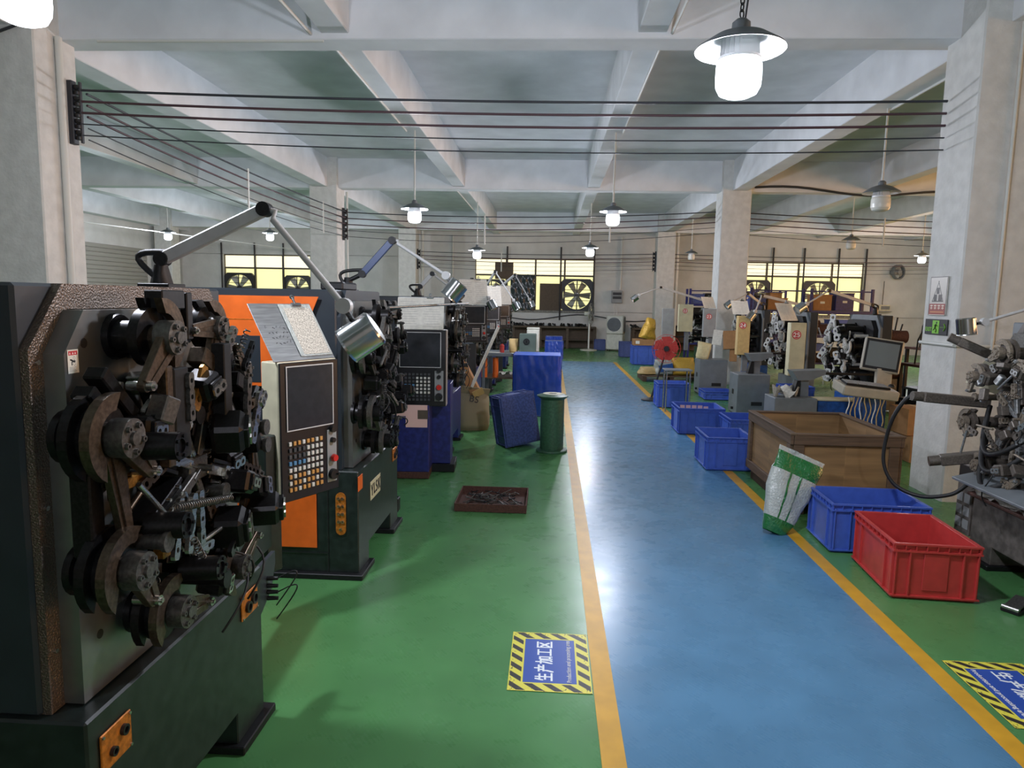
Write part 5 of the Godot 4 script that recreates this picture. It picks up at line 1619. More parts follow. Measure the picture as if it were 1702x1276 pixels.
func aisle_things() -> void:
	var bg := "blue plastic crates along the right side of the walkway"
	crate("plastic_crate", "red plastic crate standing in front of a blue one", V(2.16, 0, 4.05), -4, 0.46, 0.6, 0.32, M.red_plastic, "")
	crate("plastic_crate", "empty blue crate right behind the red crate", V(2.17, 0, 4.68), -2, 0.62, 0.46, 0.33, M.blue_plastic, bg)
	crate("plastic_crate", "blue crate at the walkway's edge, touching the wooden crate", V(1.79, 0, 6.9), 0, 0.46, 0.56, 0.33, M.blue_plastic, bg).position.x = 1.76
	var c2 := crate("plastic_crate", "blue crate with pink cards clipped inside its rim", V(1.88, 0, 8.74), 0, 0.56, 0.56, 0.33, M.blue_plastic, bg)
	crate("plastic_crate", "blue crate half hidden between the card crate and the wooden crate", V(2.27, 0, 8.15), 0, 0.4, 0.56, 0.3, M.blue_plastic, bg)
	crate("plastic_crate", "blue crate under the thin metal stand", V(1.92, 0, 10.85), 0, 0.5, 0.46, 0.38, M.blue_plastic, bg)
	crate("plastic_crate", "blue crate before the far grey feeder cabinet", V(2.85, 0, 11.85), 0, 0.5, 0.5, 0.15, M.blue_plastic, bg)
	crate("plastic_crate", "blue crate between machines 24 and 25", V(3.42, 0, 9.75), 0, 0.4, 0.4, 0.5, M.blue_plastic, bg)
	crate("plastic_crate", "blue crate carrying a carton and gold film", V(2.45, 0, 18.2), 0, 0.64, 0.5, 0.5, M.blue_plastic, bg)
	crate("plastic_crate", "small dull blue crate beside the air cooler", V(2.3, 0, 20.6), 0, 0.5, 0.45, 0.45, M.blue_plastic_dusty, bg)
	crate("plastic_crate", "small dull blue crate between pedestal fan and air cooler", V(1.66, 0, 23.2), 0, 0.36, 0.4, 0.36, M.blue_plastic_dusty, bg)
	var cards := thing("card_set", "five pink cards hung inside the blue crate's rim", "cards", V(1.9, 0.24, 9.0), 0)
	for i in 5: part(cards, "card", MB.new().box(Vector3(-0.16 + 0.075 * i, 0.02 if i < 4 else -0.02, 0.006), Vector3(0.06, 0.06 if i < 4 else 0.12, 0.003)), M.paper_pink)

	floor_sign("striped blue floor sign left of the walkway, read from the side", V(0.034, 0.0, 2.935), 90)
	floor_sign("striped blue floor sign right of the walkway, cut by the picture edge", V(2.0, 0.0, 2.84), -90)

	# wooden crate on skids
	var w := thing("wooden_crate", "big open plywood crate with dark timber edges on skids", "crate", V(2.27, 0, 5.85), 0)
	var W := 0.82
	var L := 1.12
	var y0 := 0.11
	var H := 0.62
	for s in [-1, 1]:
		part(w, "side_panel", MB.new().box(Vector3(s * (W / 2 - 0.02), (y0 + H) / 2, 0), Vector3(0.012, H - y0, L - 0.04), 0.001), M.plywood)
		part(w, "end_panel", MB.new().box(Vector3(0, (y0 + H) / 2, s * (L / 2 - 0.02)), Vector3(W - 0.05, H - y0, 0.012), 0.001), M.plywood)
		for y in [y0 + 0.035, H - 0.035]:
			part(w, "rail", MB.new().box(Vector3(s * (W / 2), y, 0), Vector3(0.026, 0.075, L + 0.02), 0.003), M.timber)
			part(w, "rail", MB.new().box(Vector3(0, y, s * (L / 2)), Vector3(W - 0.03, 0.075, 0.026), 0.003), M.timber)
		for t in [-1, 1]:
			part(w, "corner_batten", MB.new().box(Vector3(s * (W / 2 - 0.001), (y0 + H) / 2, t * (L / 2 - 0.045)), Vector3(0.024, H - y0 - 0.15, 0.075), 0.003), M.timber)
			part(w, "corner_batten", MB.new().box(Vector3(s * (W / 2 - 0.055), (y0 + H) / 2, t * (L / 2 - 0.001)), Vector3(0.075, H - y0 - 0.15, 0.024), 0.003), M.timber)
		part(w, "top_edge", MB.new().box(Vector3(s * (W / 2 - 0.01), H + 0.006, 0), Vector3(0.055, 0.016, L + 0.03), 0.003), M.timber)
		part(w, "top_edge", MB.new().box(Vector3(0, H + 0.0055, s * (L / 2 - 0.01)), Vector3(W - 0.06, 0.015, 0.055), 0.003), M.timber)
	part(w, "floor_board", MB.new().box(Vector3(0, y0, 0), Vector3(W - 0.04, 0.02, L - 0.04), 0.002), M.plywood)
	for x in [-0.33, 0.0, 0.33]:
		part(w, "skid", MB.new().box(Vector3(x, 0.05, 0), Vector3(0.09, 0.1, L), 0.004), M.timber_dark)

	# green and white plastic bag leaning on the crate
	var g := sack_shape(0.29, 0.6, 0.11, 0.04, 4, 1.2)
	for i in g.size():
		for j in g[i].size(): g[i][j] = Vector3(g[i][j].x * (0.62 + 0.38 * clampf(i / 9.0, 0, 1)), g[i][j].y, g[i][j].z)
	var bag := thing("plastic_bag", "crinkled white plastic bag with green printed top leaning on the wooden crate", "bag", V(1.6, 0.012, 4.8), 0)
	bag.rotation_degrees = Vector3(-14, 8, -24)
	part(bag, "bag_body", MB.new().sheet(g.slice(3, 14)), M.plastic_film)
	part(bag, "green_top", MB.new().sheet(g.slice(13, 18)), M.green_film)
	part(bag, "clear_hem", MB.new().sheet(g.slice(17, 19)), M.plastic_film)
	part(bag, "green_base", MB.new().sheet(g.slice(0, 4)), M.green_film)
	for x in [-0.045, 0.02]:
		var st := []
		for i in range(3, 14):
			var row := []
			for k in 3:
				var f := 0.62 + 0.38 * clampf(i / 9.0, 0, 1)
				var best: Vector3 = g[i][0]
				for q in g[i]:
					if q.z > 0 and absf(q.x - (x + k * 0.006) * f * 1.2) < absf(best.x - (x + k * 0.006) * f * 1.2) or best.z <= 0: best = q
				row.append(Vector3((x + k * 0.006) * f * 1.2, best.y, best.z + 0.004))
			st.append(row)
		part(bag, "printed_stripe", MB.new().sheet(st), M.green_film)

	# black pedal at the picture's right edge
	var pd := thing("foot_pedal", "black metal foot pedal on the floor beside the red crate", "pedal", V(2.53, 0, 3.68), 35)
	part(pd, "base", MB.new().box(Vector3(0, 0.012, 0), Vector3(0.16, 0.022, 0.09), 0.004), M.dark_iron)
	part(pd, "treadle", MB.new().at(Vector3(0, 0.04, 0), Vector3(0, 0, 12)).box(Vector3.ZERO, Vector3(0.15, 0.012, 0.075), 0.003), M.grey_steel)
	part(pd, "hinge", MB.new().cyl(Vector3(-0.07, 0.028, -0.04), Vector3(-0.07, 0.028, 0.04), 0.012, -1, 10), M.bright_steel)

	# steel tray of off-cuts
	var t := thing("scrap_tray", "shallow rusty tray of loose steel off-cuts on the green floor", "tray", V(-0.42, 0, 5.32), 0)
	var tb := MB.new()
	tb.box(Vector3(0, 0.006, 0), Vector3(0.54, 0.008, 0.5))
	for s in [-1, 1]:
		tb.box(Vector3(s * 0.27, 0.034, 0), Vector3(0.008, 0.062, 0.51), 0.001)
		tb.box(Vector3(0, 0.034, s * 0.25), Vector3(0.54, 0.062, 0.008), 0.001)
	part(t, "pan", tb, M.rust)
	var r := RandomNumberGenerator.new()
	r.seed = 71
	for i in 90:
		var a := r.randf() * PI
		var l := r.randf_range(0.04, 0.13)
		var c := Vector3(r.randf_range(-0.2, 0.2), r.randf_range(0.02, 0.055), r.randf_range(-0.18, 0.18))
		var d := Vector3(cos(a) * l / 2, r.randf_range(-0.012, 0.014), sin(a) * l / 2)
		part(t, "steel_offcut", MB.new().cyl(c - d, c + d, 0.004, -1, 6), M.grey_steel if i % 3 else M.dark_iron)

	# cable spool
	var sp := thing("cable_spool", "empty green metal wire spool with a pale top flange", "spool", V(0.045, 0, 7.3), 0)
	part(sp, "core", MB.new().cyl(Vector3(0, 0.03, 0), Vector3(0, 0.57, 0), 0.125, -1, 32), M.spool_green)
	part(sp, "bottom_flange", MB.new().lathe([Vector2(0, 0.0), Vector2(0.165, 0.0), Vector2(0.168, 0.012), Vector2(0.16, 0.024), Vector2(0.12, 0.034)], 36), M.spool_green)
	var tf := part(sp, "top_flange", MB.new().lathe([Vector2(0.12, 0.56), Vector2(0.13, 0.57), Vector2(0.165, 0.595), Vector2(0.168, 0.605), Vector2(0.11, 0.622), Vector2(0.05, 0.622)], 36), M.spool_green)
	part(tf, "cap", MB.new().ring(Vector3(0, 0.622, 0), Vector3.UP, 0.045, 0.105, 0.008, 32), M.pale_top)
	part(tf, "bore", MB.new().cyl(Vector3(0, 0.6, 0), Vector3(0, 0.62, 0), 0.05, -1, 24), M.rubber)

	# crate standing on end, leaning
	var tc := crate("plastic_crate", "dusty blue crate tipped on its end beside the green spool", V(-0.3, 0.03, 7.2), 0, 0.42, 0.56, 0.3, M.blue_plastic_dusty, "")
	tc.basis = Basis(Vector3.BACK, deg_to_rad(9)) * Basis(Vector3.UP, deg_to_rad(26)) * Basis(Vector3.RIGHT, deg_to_rad(-90))
	tc.position = V(-0.3, 0.315, 7.42)

	# wrapped stacks of blue boxes
	wrapped_stack("tall stack of blue boxes wrapped in shiny stretch film", V(-0.17, 0, 9.82), 0.68, 0.86, 0.6)
	wrapped_stack("far low film-wrapped blue stack beside the walkway's end", V(0.12, 0, 19.5), 0.52, 0.5, 0.55)
	wrapped_stack("farthest low blue stack under a white carton", V(0.12, 0, 20.4), 0.5, 0.58, 0.5)

	# woven sack
	var sk := thing("woven_sack", "grey woven sack printed BS with a folded top", "sack", V(-0.93, 0, 8.42), 12)
	var sg := sack_shape(0.42, 0.5, 0.26, 0.02, 9, 0.86)
	part(sk, "sack_body", MB.new().sheet(sg), M.sack)
	part(sk, "folded_top", MB.new().at(Vector3(0.02, 0.49, 0.05), Vector3(25, 0, -8)).box(Vector3.ZERO, Vector3(0.36, 0.1, 0.012), 0.004), M.sack)
	lettering(sk, "BS", 0.075, Transform3D(Basis.from_euler(Vector3(-0.32, 0, -0.22)), Vector3(0.0, 0.395, 0.117)), M.print_black)
	# broken carton and white strip leaning behind the sack
	var ct := thing("carton_strip", "long folded brown carton leaning above the woven sack", "carton", V(-0.9, 0.47, 8.36), 0)
	ct.rotation_degrees = Vector3(-8, 10, 28)
	part(ct, "long_panel", MB.new().box(Vector3(0, 0.3, 0), Vector3(0.12, 0.62, 0.012), 0.002), M.carton)
	part(ct, "side_panel", MB.new().at(Vector3(0.06, 0.3, -0.05), Vector3(0, 65, 0)).box(Vector3.ZERO, Vector3(0.12, 0.62, 0.01), 0.002), M.carton)
	part(ct, "end_flap", MB.new().at(Vector3(0.03, -0.02, 0.03), Vector3(35, 0, 0)).box(Vector3.ZERO, Vector3(0.14, 0.1, 0.008), 0.002), M.kraft)
	var ws := part(self, "white_strip", MB.new().bar(V(-0.93, 0.55, 8.25), V(-0.62, 1.28, 8.3), 0.045, 0.035, 0.004), M.paper)
	tag(ws, "long white strip slanting up from the woven sack", "strip")
	var bb := thing("blue_bin", "bright blue bin with a taped notice behind the second control panel", "bin", V(-1.36, 0, 8.18), 0)
	part(bb, "box", MB.new().box(Vector3(0, 0.36, 0), Vector3(0.34, 0.72, 0.3), 0.006), M.mid_blue)
	part(bb, "notice", MB.new().box(Vector3(0.0, 0.54, 0.153), Vector3(0.3, 0.36, 0.003)), M.paper)

func wrapped_stack(label: String, pos: Vector3, w: float, h: float, d: float) -> void:
	var o := thing("wrapped_stack", label, "stack", pos, 0, "film-wrapped stacks of blue boxes")
	var n := FastNoiseLite.new()
	n.seed = int(h * 100)
	n.frequency = 2.2
	var g := []
	for i in 15:
		var v := i / 14.0
		var row := []
		for j in 65:
			var a := TAU * j / 64.0
			var c := Vector2(cos(a), sin(a))
			var e := c / pow(pow(absf(c.x), 12) + pow(absf(c.y), 12), 1.0 / 12.0)
			var k := 0.007 * sin(j * 2.45) * sin(j * 0.37) + 0.014 * n.get_noise_2d(j * 0.25, v * 2.0)
			row.append(Vector3(e.x * (w / 2 + k), 0.02 + v * (h - 0.03), e.y * (d / 2 + k)))
		row[64] = row[0]
		g.append(row)
	part(o, "film", MB.new().sheet(g), M.blue_film)
	part(o, "box_top", MB.new().box(Vector3(0, h - 0.02, 0), Vector3(w - 0.02, 0.03, d - 0.02), 0.006), M.blue_plastic)
	part(o, "pallet_board", MB.new().box(Vector3(0, 0.012, 0), Vector3(w, 0.024, d), 0.003), M.blue_plastic)

# ---------------------------------------------------------------- farther back and on the walls
func far_things() -> void:
	# steel desk with odds and ends
	var d := thing("steel_desk", "cluttered grey steel desk behind the wrapped blue stack", "desk", V(-0.6, 0, 10.9), 0)
	part(d, "desk_top", MB.new().box(Vector3(0, 0.765, 0), Vector3(0.86, 0.05, 0.7), 0.004), M.cabinet_grey)
	for s in [[-1, -1], [1, -1], [-1, 1], [1, 1]]:
		part(d, "leg", MB.new().box(Vector3(s[0] * 0.41, 0.37, s[1] * 0.32), Vector3(0.04, 0.74, 0.04), 0.003), M.cabinet_grey)
	part(d, "lower_shelf", MB.new().box(Vector3(0, 0.4, 0), Vector3(0.8, 0.02, 0.64), 0.002), M.timber)
	for i in 2:
		var u := thing("orange_tube", ["orange tube standing at the desk's outer leg", "orange tube standing next to the desk's outer tube"][i], "tube", V(-1.0 + i * 0.17, 0.411, 10.62), 0, "orange tubes under the desk")
		part(u, "tube", MB.new().cyl(Vector3.ZERO, Vector3(0, 0.3, 0), 0.045, -1, 16), M.orange)
		part(u, "end_ring", MB.new().ring(Vector3(0, 0.3, 0), Vector3.UP, 0.036, 0.047, 0.01, 16), M.orange_plate)
	var rg := []
	var r := RandomNumberGenerator.new()
	r.seed = 33
	for i in 9:
		var row := []
		for j in 11: row.append(Vector3(-0.16 + 0.032 * j, 0.04 + 0.05 * absf(sin(j * 0.9 + i * 0.5)) + r.randf_range(0, 0.025), -0.1 + 0.025 * i))
		rg.append(row)
	var rag := part(self, "rag", MB.new().sheet(rg), M.cloth_dirty)
	rag.position = V(-0.62, 0.4, 10.65)
	tag(rag, "pile of white rags on the steel desk's lower shelf", "rag")
	var gb := thing("grey_instrument", "small grey box with a round dial on the steel desk", "instrument", V(-0.34, 0.79, 10.75), 0)
	part(gb, "case", MB.new().box(Vector3(0, 0.15, 0), Vector3(0.26, 0.3, 0.24), 0.008), M.dial_grey)
	part(gb, "dial_ring", MB.new().ring(Vector3(-0.02, 0.18, 0.122), Vector3.BACK, 0.03, 0.05, 0.01, 22), M.dark_iron)
	part(gb, "dial_knob", MB.new().cyl(Vector3(-0.02, 0.18, 0.12), Vector3(-0.02, 0.18, 0.145), 0.022, 0.018, 16), M.dark_iron)
	var wb := thing("white_case", "white boxy case behind the small grey dial box", "case", V(-0.27, 0.79, 11.08), 0)
	part(wb, "case", MB.new().box(Vector3(0, 0.18, 0), Vector3(0.2, 0.36, 0.2), 0.015), M.ivory)
	part(wb, "lid", MB.new().box(Vector3(0, 0.37, 0), Vector3(0.205, 0.025, 0.205), 0.008), M.ivory)
	var kb := thing("kraft_bag", "open kraft paper bag on the steel desk", "bag", V(-0.56, 0.79, 10.72), 10)
	part(kb, "bag", MB.new().sheet(sack_shape(0.12, 0.22, 0.1, 0.02, 3, 1.2)), M.kraft)
	var bt := thing("bottle", "small pink bottle with a dark cap on the steel desk", "bottle", V(-0.74, 0.79, 10.72), 0)
	part(bt, "bottle_body", MB.new().lathe([Vector2(0, 0), Vector2(0.034, 0.0), Vector2(0.036, 0.02), Vector2(0.036, 0.11), Vector2(0.018, 0.13), Vector2(0.016, 0.14)], 18), M.red_paint)
	part(bt, "cap", MB.new().cyl(Vector3(0, 0.138, 0), Vector3(0, 0.165, 0), 0.018, -1, 14), M.dark_iron)
	for i in 3:
		var pp := part(self, ["paper_sheet", "paper_sheet_001", "paper_sheet_002"][i], MB.new().at(V([-0.22, -0.5, -0.86][i], 0.7925, [10.6, 10.62, 10.7][i]), Vector3(0, [8, 30, -20][i], 0)).box(Vector3.ZERO, Vector3(0.2, 0.003, 0.14)), M.paper)
		tag(pp, ["white paper sheet overhanging the steel desk's right edge", "white paper sheet beside the kraft bag on the desk", "crumpled white sheet at the desk's left end"][i], "paper", "papers on the steel desk")

	# red fan on a stand
	var rf := thing("pedestal_fan", "red-bladed pedestal fan behind the blue crates", "fan", V(1.9, 0, 11.44), 0)
	part(rf, "base", MB.new().at(Vector3(-0.2, 0, 0)).lathe([Vector2(0, 0), Vector2(0.17, 0), Vector2(0.17, 0.02), Vector2(0.03, 0.05), Vector2(0.0, 0.05)], 24), M.black_plastic)
	part(rf, "pole", MB.new().cyl(Vector3(-0.2, 0.04, -0.02), Vector3(-0.02, 0.72, -0.02), 0.016, -1, 10), M.black_plastic)
	part(rf, "motor", MB.new().cyl(Vector3(0, 0.86, -0.16), Vector3(0, 0.86, -0.02), 0.07, 0.06, 18), M.black_plastic)
	for i in 5:
		part(rf, "blade", MB.new().at(Vector3(0, 0.86, 0.0), Vector3(0, 0, i * 72)).prism(PackedVector2Array([Vector2(-0.03, 0.03), Vector2(0.03, 0.03), Vector2(0.12, 0.13), Vector2(0.06, 0.2), Vector2(-0.08, 0.19)]), -0.003, 0.003), M.red_paint)
	var gd := MB.new()
	for k in [0.23, 0.18, 0.13, 0.08]: gd.ring(Vector3(0, 0.86, 0.05), Vector3.BACK, k - 0.003, k + 0.003, 0.005, 30)
	for i in 24:
		var a := TAU * i / 24
		gd.cyl(Vector3(cos(a) * 0.04, 0.86 + sin(a) * 0.04, 0.055), Vector3(cos(a) * 0.23, 0.86 + sin(a) * 0.23, 0.03), 0.0022, -1, 4)
	part(rf, "guard", gd, M.red_paint)
	part(rf, "badge", MB.new().cyl(Vector3(0, 0.86, 0.05), Vector3(0, 0.86, 0.065), 0.045, -1, 20), M.black_plastic)

	# thin metal stand
	var ms := thing("metal_stand", "thin chrome-legged stand over a blue crate", "stand", V(1.9, 0, 10.35), 0)
	for s in [[-1, -1], [1, -1], [-1, 1], [1, 1]]:
		part(ms, "leg", MB.new().cyl(Vector3(s[0] * 0.17, 0.0, s[1] * 0.12), Vector3(s[0] * 0.17, 0.62, s[1] * 0.12), 0.012, -1, 8), M.bright_steel)
	part(ms, "top_frame", MB.new().box(Vector3(0, 0.62, 0), Vector3(0.4, 0.02, 0.28), 0.003), M.cabinet_grey)

	# heap of film and sacks
	var hp := thing("pallet", "low pallet under the heap of golden and blue sacks", "pallet", V(2.5, 0, 14.6), 0)
	for i in 6: part(hp, "deck_board", MB.new().box(Vector3(0, 0.11, -0.4 + 0.16 * i), Vector3(1.2, 0.02, 0.1), 0.002), M.timber)
	for x in [-0.55, 0.0, 0.55]: part(hp, "bearer", MB.new().box(Vector3(x, 0.05, 0), Vector3(0.08, 0.1, 0.9), 0.003), M.timber_dark)
	for q in [[V(2.05, 0.125, 14.45), 0.45, 0.16, 0.4, M.kraft, "crumpled kraft and film waste at the heap's left end"], [V(2.35, 0.125, 14.4), 0.42, 0.32, 0.36, M.plastic_film, "blue and white printed plastic bag on the heap"], [V(2.78, 0.125, 14.5), 0.6, 0.36, 0.5, M.gold_film, "golden film sack on the heap, right of the blue bag"]]:
		var s := thing("waste_sack", q[5], "sack", q[0], 10, "sacks heaped on the low pallet")
		part(s, "sack_body", MB.new().sheet(sack_shape(q[1], q[2], q[3], 0.06, int(q[1] * 100), 0.7)), q[4])
		if q[4] == M.plastic_film:
			part(s, "blue_print", MB.new().at(Vector3(0, 0.16, q[3] / 2 + 0.012), Vector3(-14, 0, 10)).box(Vector3.ZERO, Vector3(0.3, 0.14, 0.004), 0.001), M.mid_blue)
	var gc := thing("gold_sack", "golden crinkled film sack standing on a carton beside the walkway", "sack", V(2.5, 0.66, 18.1), 20)
	part(gc, "film", MB.new().at(Vector3.ZERO, Vector3(0, 0, -14)).sheet(sack_shape(0.5, 0.55, 0.3, 0.06, 77, 0.35)), M.gold_film)
	var gx := thing("carton_box", "brown carton under the golden film sack", "carton", V(2.42, 0.5, 18.2), 0)
	part(gx, "box", MB.new().box(Vector3(0, 0.08, 0), Vector3(0.52, 0.16, 0.4), 0.004), M.carton)
	part(gx, "label", MB.new().box(Vector3(-0.16, 0.08, 0.2), Vector3(0.1, 0.08, 0.003)), M.paper)
	# cartons hung on the right row
	var cb := thing("carton_box", "brown carton held open in front of machine 23", "carton", V(3.2, 0.62, 12.35), -12)
	part(cb, "panel", MB.new().at(Vector3(0, 0.36, 0.1), Vector3(-6, 0, 4)).box(Vector3.ZERO, Vector3(0.32, 0.32, 0.2), 0.006), M.carton)
	part(cb, "stem", MB.new().box(Vector3(0.02, 0.1, 0.1), Vector3(0.12, 0.22, 0.14), 0.004), M.carton)
	part(cb, "paper", MB.new().at(Vector3(-0.26, 0.4, 0.2), Vector3(0, 10, -6)).box(Vector3.ZERO, Vector3(0.16, 0.26, 0.01), 0.002), M.paper)
	var pb := thing("paper_bag", "cream paper bag leaning on the far grey feeder cabinet", "bag", V(2.72, 0.62, 12.5), 0)
	part(pb, "bag", MB.new().at(Vector3.ZERO, Vector3(0, 0, -10)).sheet(sack_shape(0.22, 0.3, 0.14, 0.03, 14, 1.1)), M.paper_cream)

	# air cooler and its wall box
	var ac := thing("air_cooler", "ivory evaporative air cooler with round grille by the back wall", "air cooler", V(2.16, 0, 23.0), -18)
	part(ac, "lower_tank", MB.new().box(Vector3(0, 0.3, 0), Vector3(0.54, 0.5, 0.4), 0.02), M.ivory)
	part(ac, "upper_housing", MB.new().box(Vector3(0, 0.86, 0), Vector3(0.56, 0.6, 0.42), 0.03), M.ivory)
	part(ac, "grille_disc", MB.new().cyl(Vector3(-0.02, 0.87, 0.2), Vector3(-0.02, 0.87, 0.214), 0.23, -1, 32), M.cabinet_grey)
	for i in 9: part(ac, "grille_slat", MB.new().box(Vector3(-0.02, 0.7 + 0.0425 * i, 0.22), Vector3(2.0 * sqrt(maxf(0.001, 0.05 - pow(-0.17 + 0.0425 * i, 2))), 0.012, 0.012), 0.002), M.fan_steel)
	part(ac, "side_grille", MB.new().box(Vector3(0.281, 0.86, 0), Vector3(0.008, 0.5, 0.32), 0.002), M.cabinet_grey)
	part(ac, "badge", MB.new().box(Vector3(0.284, 0.62, 0.05), Vector3(0.006, 0.06, 0.14), 0.001), M.brass)
	for s in [[-1, -1], [1, -1], [-1, 1], [1, 1]]:
		part(ac, "caster", MB.new().cyl(Vector3(s[0] * 0.22 - 0.015, 0.03, s[1] * 0.15), Vector3(s[0] * 0.22 + 0.015, 0.03, s[1] * 0.15), 0.03, -1, 12), M.rubber)
	var wx := thing("switch_box", "pale grey switch box on the back wall above the air cooler", "switch box", V(2.24, 1.58, 23.9), 0)
	part(wx, "box", MB.new().box(Vector3(0, 0.2, 0), Vector3(0.36, 0.42, 0.18), 0.01), M.light_grey)
	for y in [0.3, 0.17]: part(wx, "breaker_window", MB.new().box(Vector3(0, y, 0.092), Vector3(0.29, 0.09, 0.006), 0.001), M.fan_steel)
	for x in [-0.08, 0.02]: part(wx, "cable", MB.new().cyl(Vector3(x, 0, 0), Vector3(x, -0.42, 0.05), 0.012, -1, 6), M.conduit)
	# white pedestal fan seen from the side
	var wf := thing("pedestal_fan", "tall white pedestal fan seen edge-on below the exhaust fan", "fan", V(1.28, 0, 22.95), 70)
	part(wf, "base", MB.new().lathe([Vector2(0, 0), Vector2(0.28, 0), Vector2(0.28, 0.03), Vector2(0.04, 0.06), Vector2(0, 0.06)], 26), M.ivory)
	part(wf, "pole", MB.new().cyl(Vector3(0, 0.05, 0), Vector3(0, 0.95, 0), 0.03, -1, 12), M.pipe_white)
	part(wf, "motor", MB.new().cyl(Vector3(0, 1.2, -0.16), Vector3(0, 1.2, 0.0), 0.07, -1, 16), M.ivory)
	part(wf, "neck", MB.new().cyl(Vector3(0, 0.95, 0), Vector3(0, 1.18, -0.06), 0.022, -1, 10), M.pipe_white)
	for i in 3: part(wf, "blade", MB.new().at(Vector3(0, 1.2, 0.03), Vector3(0, 0, i * 120)).prism(PackedVector2Array([Vector2(-0.03, 0.04), Vector2(0.03, 0.04), Vector2(0.13, 0.22), Vector2(-0.06, 0.28)]), -0.003, 0.003), M.ivory)
	var wg := MB.new()
	for k in [0.34, 0.26, 0.18, 0.1]: wg.ring(Vector3(0, 1.2, 0.06), Vector3.BACK, k - 0.005, k + 0.005, 0.012, 30)
	for i in 18: wg.cyl(Vector3(0, 1.2, 0.08), Vector3(cos(TAU * i / 18) * 0.34, 1.2 + sin(TAU * i / 18) * 0.34, 0.03), 0.004, -1, 4)
	part(wf, "guard", wg, M.aluminium)

	# benches along the back wall
	for q in [[-1.3, 1.55, "long dark bench heaped with parts under the middle window"], [2.75, 5.6, "dark low bench with a ragged load right of the air cooler"]]:
		var bw: float = q[1] - q[0]
		var b := thing("work_bench", q[2], "bench", V((q[0] + q[1]) / 2, 0, 23.72), 0, "dark benches along the back wall")
		part(b, "bench_top", MB.new().box(Vector3(0, 0.72, 0), Vector3(bw, 0.06, 0.5), 0.004), M.carton_dark)
		part(b, "back_board", MB.new().box(Vector3(0, 0.35, -0.15), Vector3(bw, 0.68, 0.04), 0.004), M.carton_dark)
		for i in 4: part(b, "leg", MB.new().box(Vector3(lerpf(-bw / 2 + 0.05, bw / 2 - 0.05, i / 3.0), 0.345, 0.18), Vector3(0.09, 0.69, 0.07), 0.004), M.carton_dark)
		part(b, "shelf", MB.new().box(Vector3(0, 0.3, 0.02), Vector3(bw, 0.03, 0.4), 0.003), M.carton_dark)
		var lp := MB.new()
		for i in 60: lp.at(Vector3(r.randf_range(-bw / 2, bw / 2), 0.77 + r.randf() * 0.04, r.randf_range(-0.2, 0.2)), Vector3(r.randf() * 90, r.randf() * 90, 0)).box(Vector3.ZERO, Vector3(0.05, 0.05, 0.12), 0.004)
		var lo := part(b, "loose_parts", lp, M.dark_iron)
		lo.set_meta("kind", "stuff")
	# boards and film in the middle window
	var w1 := thing("brown_board", "brown hardboard sheet propped in the middle window beside the exhaust fan", "board", V(-0.03, 1.25, 23.98), 0)
	part(w1, "sheet", MB.new().box(Vector3(0, 0.47, 0), Vector3(0.72, 0.94, 0.02), 0.003), M.carton_dark)
	part(w1, "batten", MB.new().box(Vector3(0.37, 0.47, 0.01), Vector3(0.03, 0.94, 0.03), 0.003), M.timber)
	var w2 := thing("window_carton", "brown carton hung in the upper panes of the middle window", "carton", V(-1.62, 2.36, 23.9), 0)
	part(w2, "box", MB.new().box(Vector3(0, 0.26, 0), Vector3(0.62, 0.52, 0.12), 0.005), M.carton_dark)
	part(w2, "flap", MB.new().at(Vector3(0, 0.0, 0.07), Vector3(20, 0, 0)).box(Vector3.ZERO, Vector3(0.6, 0.1, 0.006)), M.carton_dark)
	var fg := []
	for i in 13:
		var row := []
		for j in 15: row.append(Vector3(-0.42 + 0.06 * j, 1.2 * i / 12.0 - 0.02 * sin(j * 1.1), 0.03 * sin(j * 1.7 + i * 0.6) + 0.02 * sin(i * 1.9)))
		fg.append(row)
	var fm := part(self, "window_film", MB.new().sheet(fg), mat("dark_film", rgb(30, 40, 46), 0.2, 0.0, "", 1.0, {"clearcoat_enabled": true, "clearcoat": 0.6}))
	fm.position = V(-0.98, 1.27, 23.92)
	tag(fm, "crinkled dark plastic film hung over the middle window's lower pane", "film")
	# wall cable below the middle window
	var wc := []
	for i in 21: wc.append(V(-1.6 + 0.28 * i, 1.05 - 0.1 * sin(i * 0.5), 23.95))
	tag(part(self, "wall_cable", MB.new().tube(wc, 0.018, 6), M.wire_dark), "dark cable drooping along the back wall above the bench", "cable")

	# racks with bins
	rack("blue storage rack full of bins under the window with four rods", 4.5, 7.15, 16.2, [0.35, 0.95, 1.48], 1.98, 31)
	rack("far blue storage rack behind boards 21 and 22", 3.95, 6.6, 20.3, [0.5, 1.1, 1.6], 2.02, 32)
	# wall fan and its box on the right of the back wall
	var rd := thing("wall_fan", "round wall fan high on the beige back wall near the pillar", "fan", V(11.35, 2.75, 23.8), 20)
	part(rd, "ring", MB.new().ring(Vector3(0, 0, 0.1), Vector3.BACK, 0.2, 0.24, 0.12, 28), M.cabinet_grey)
	part(rd, "bulb_motor", MB.new().cyl(Vector3(0.02, 0, -0.1), Vector3(0.02, 0, 0.16), 0.1, 0.08, 18), M.light_grey)
	part(rd, "bracket", MB.new().box(Vector3(0, 0, -0.1), Vector3(0.1, 0.1, 0.2), 0.006), M.cabinet_grey)
	for i in 3: part(rd, "blade", MB.new().at(Vector3(0, 0, 0.1), Vector3(0, 0, i * 120)).prism(PackedVector2Array([Vector2(-0.03, 0.06), Vector2(0.03, 0.06), Vector2(0.09, 0.18), Vector2(-0.05, 0.19)]), -0.003, 0.003), M.fan_guard)
	var hb := thing("wall_heater", "pale box on a shelf on the beige back wall", "box", V(11.05, 1.45, 23.9), 0)
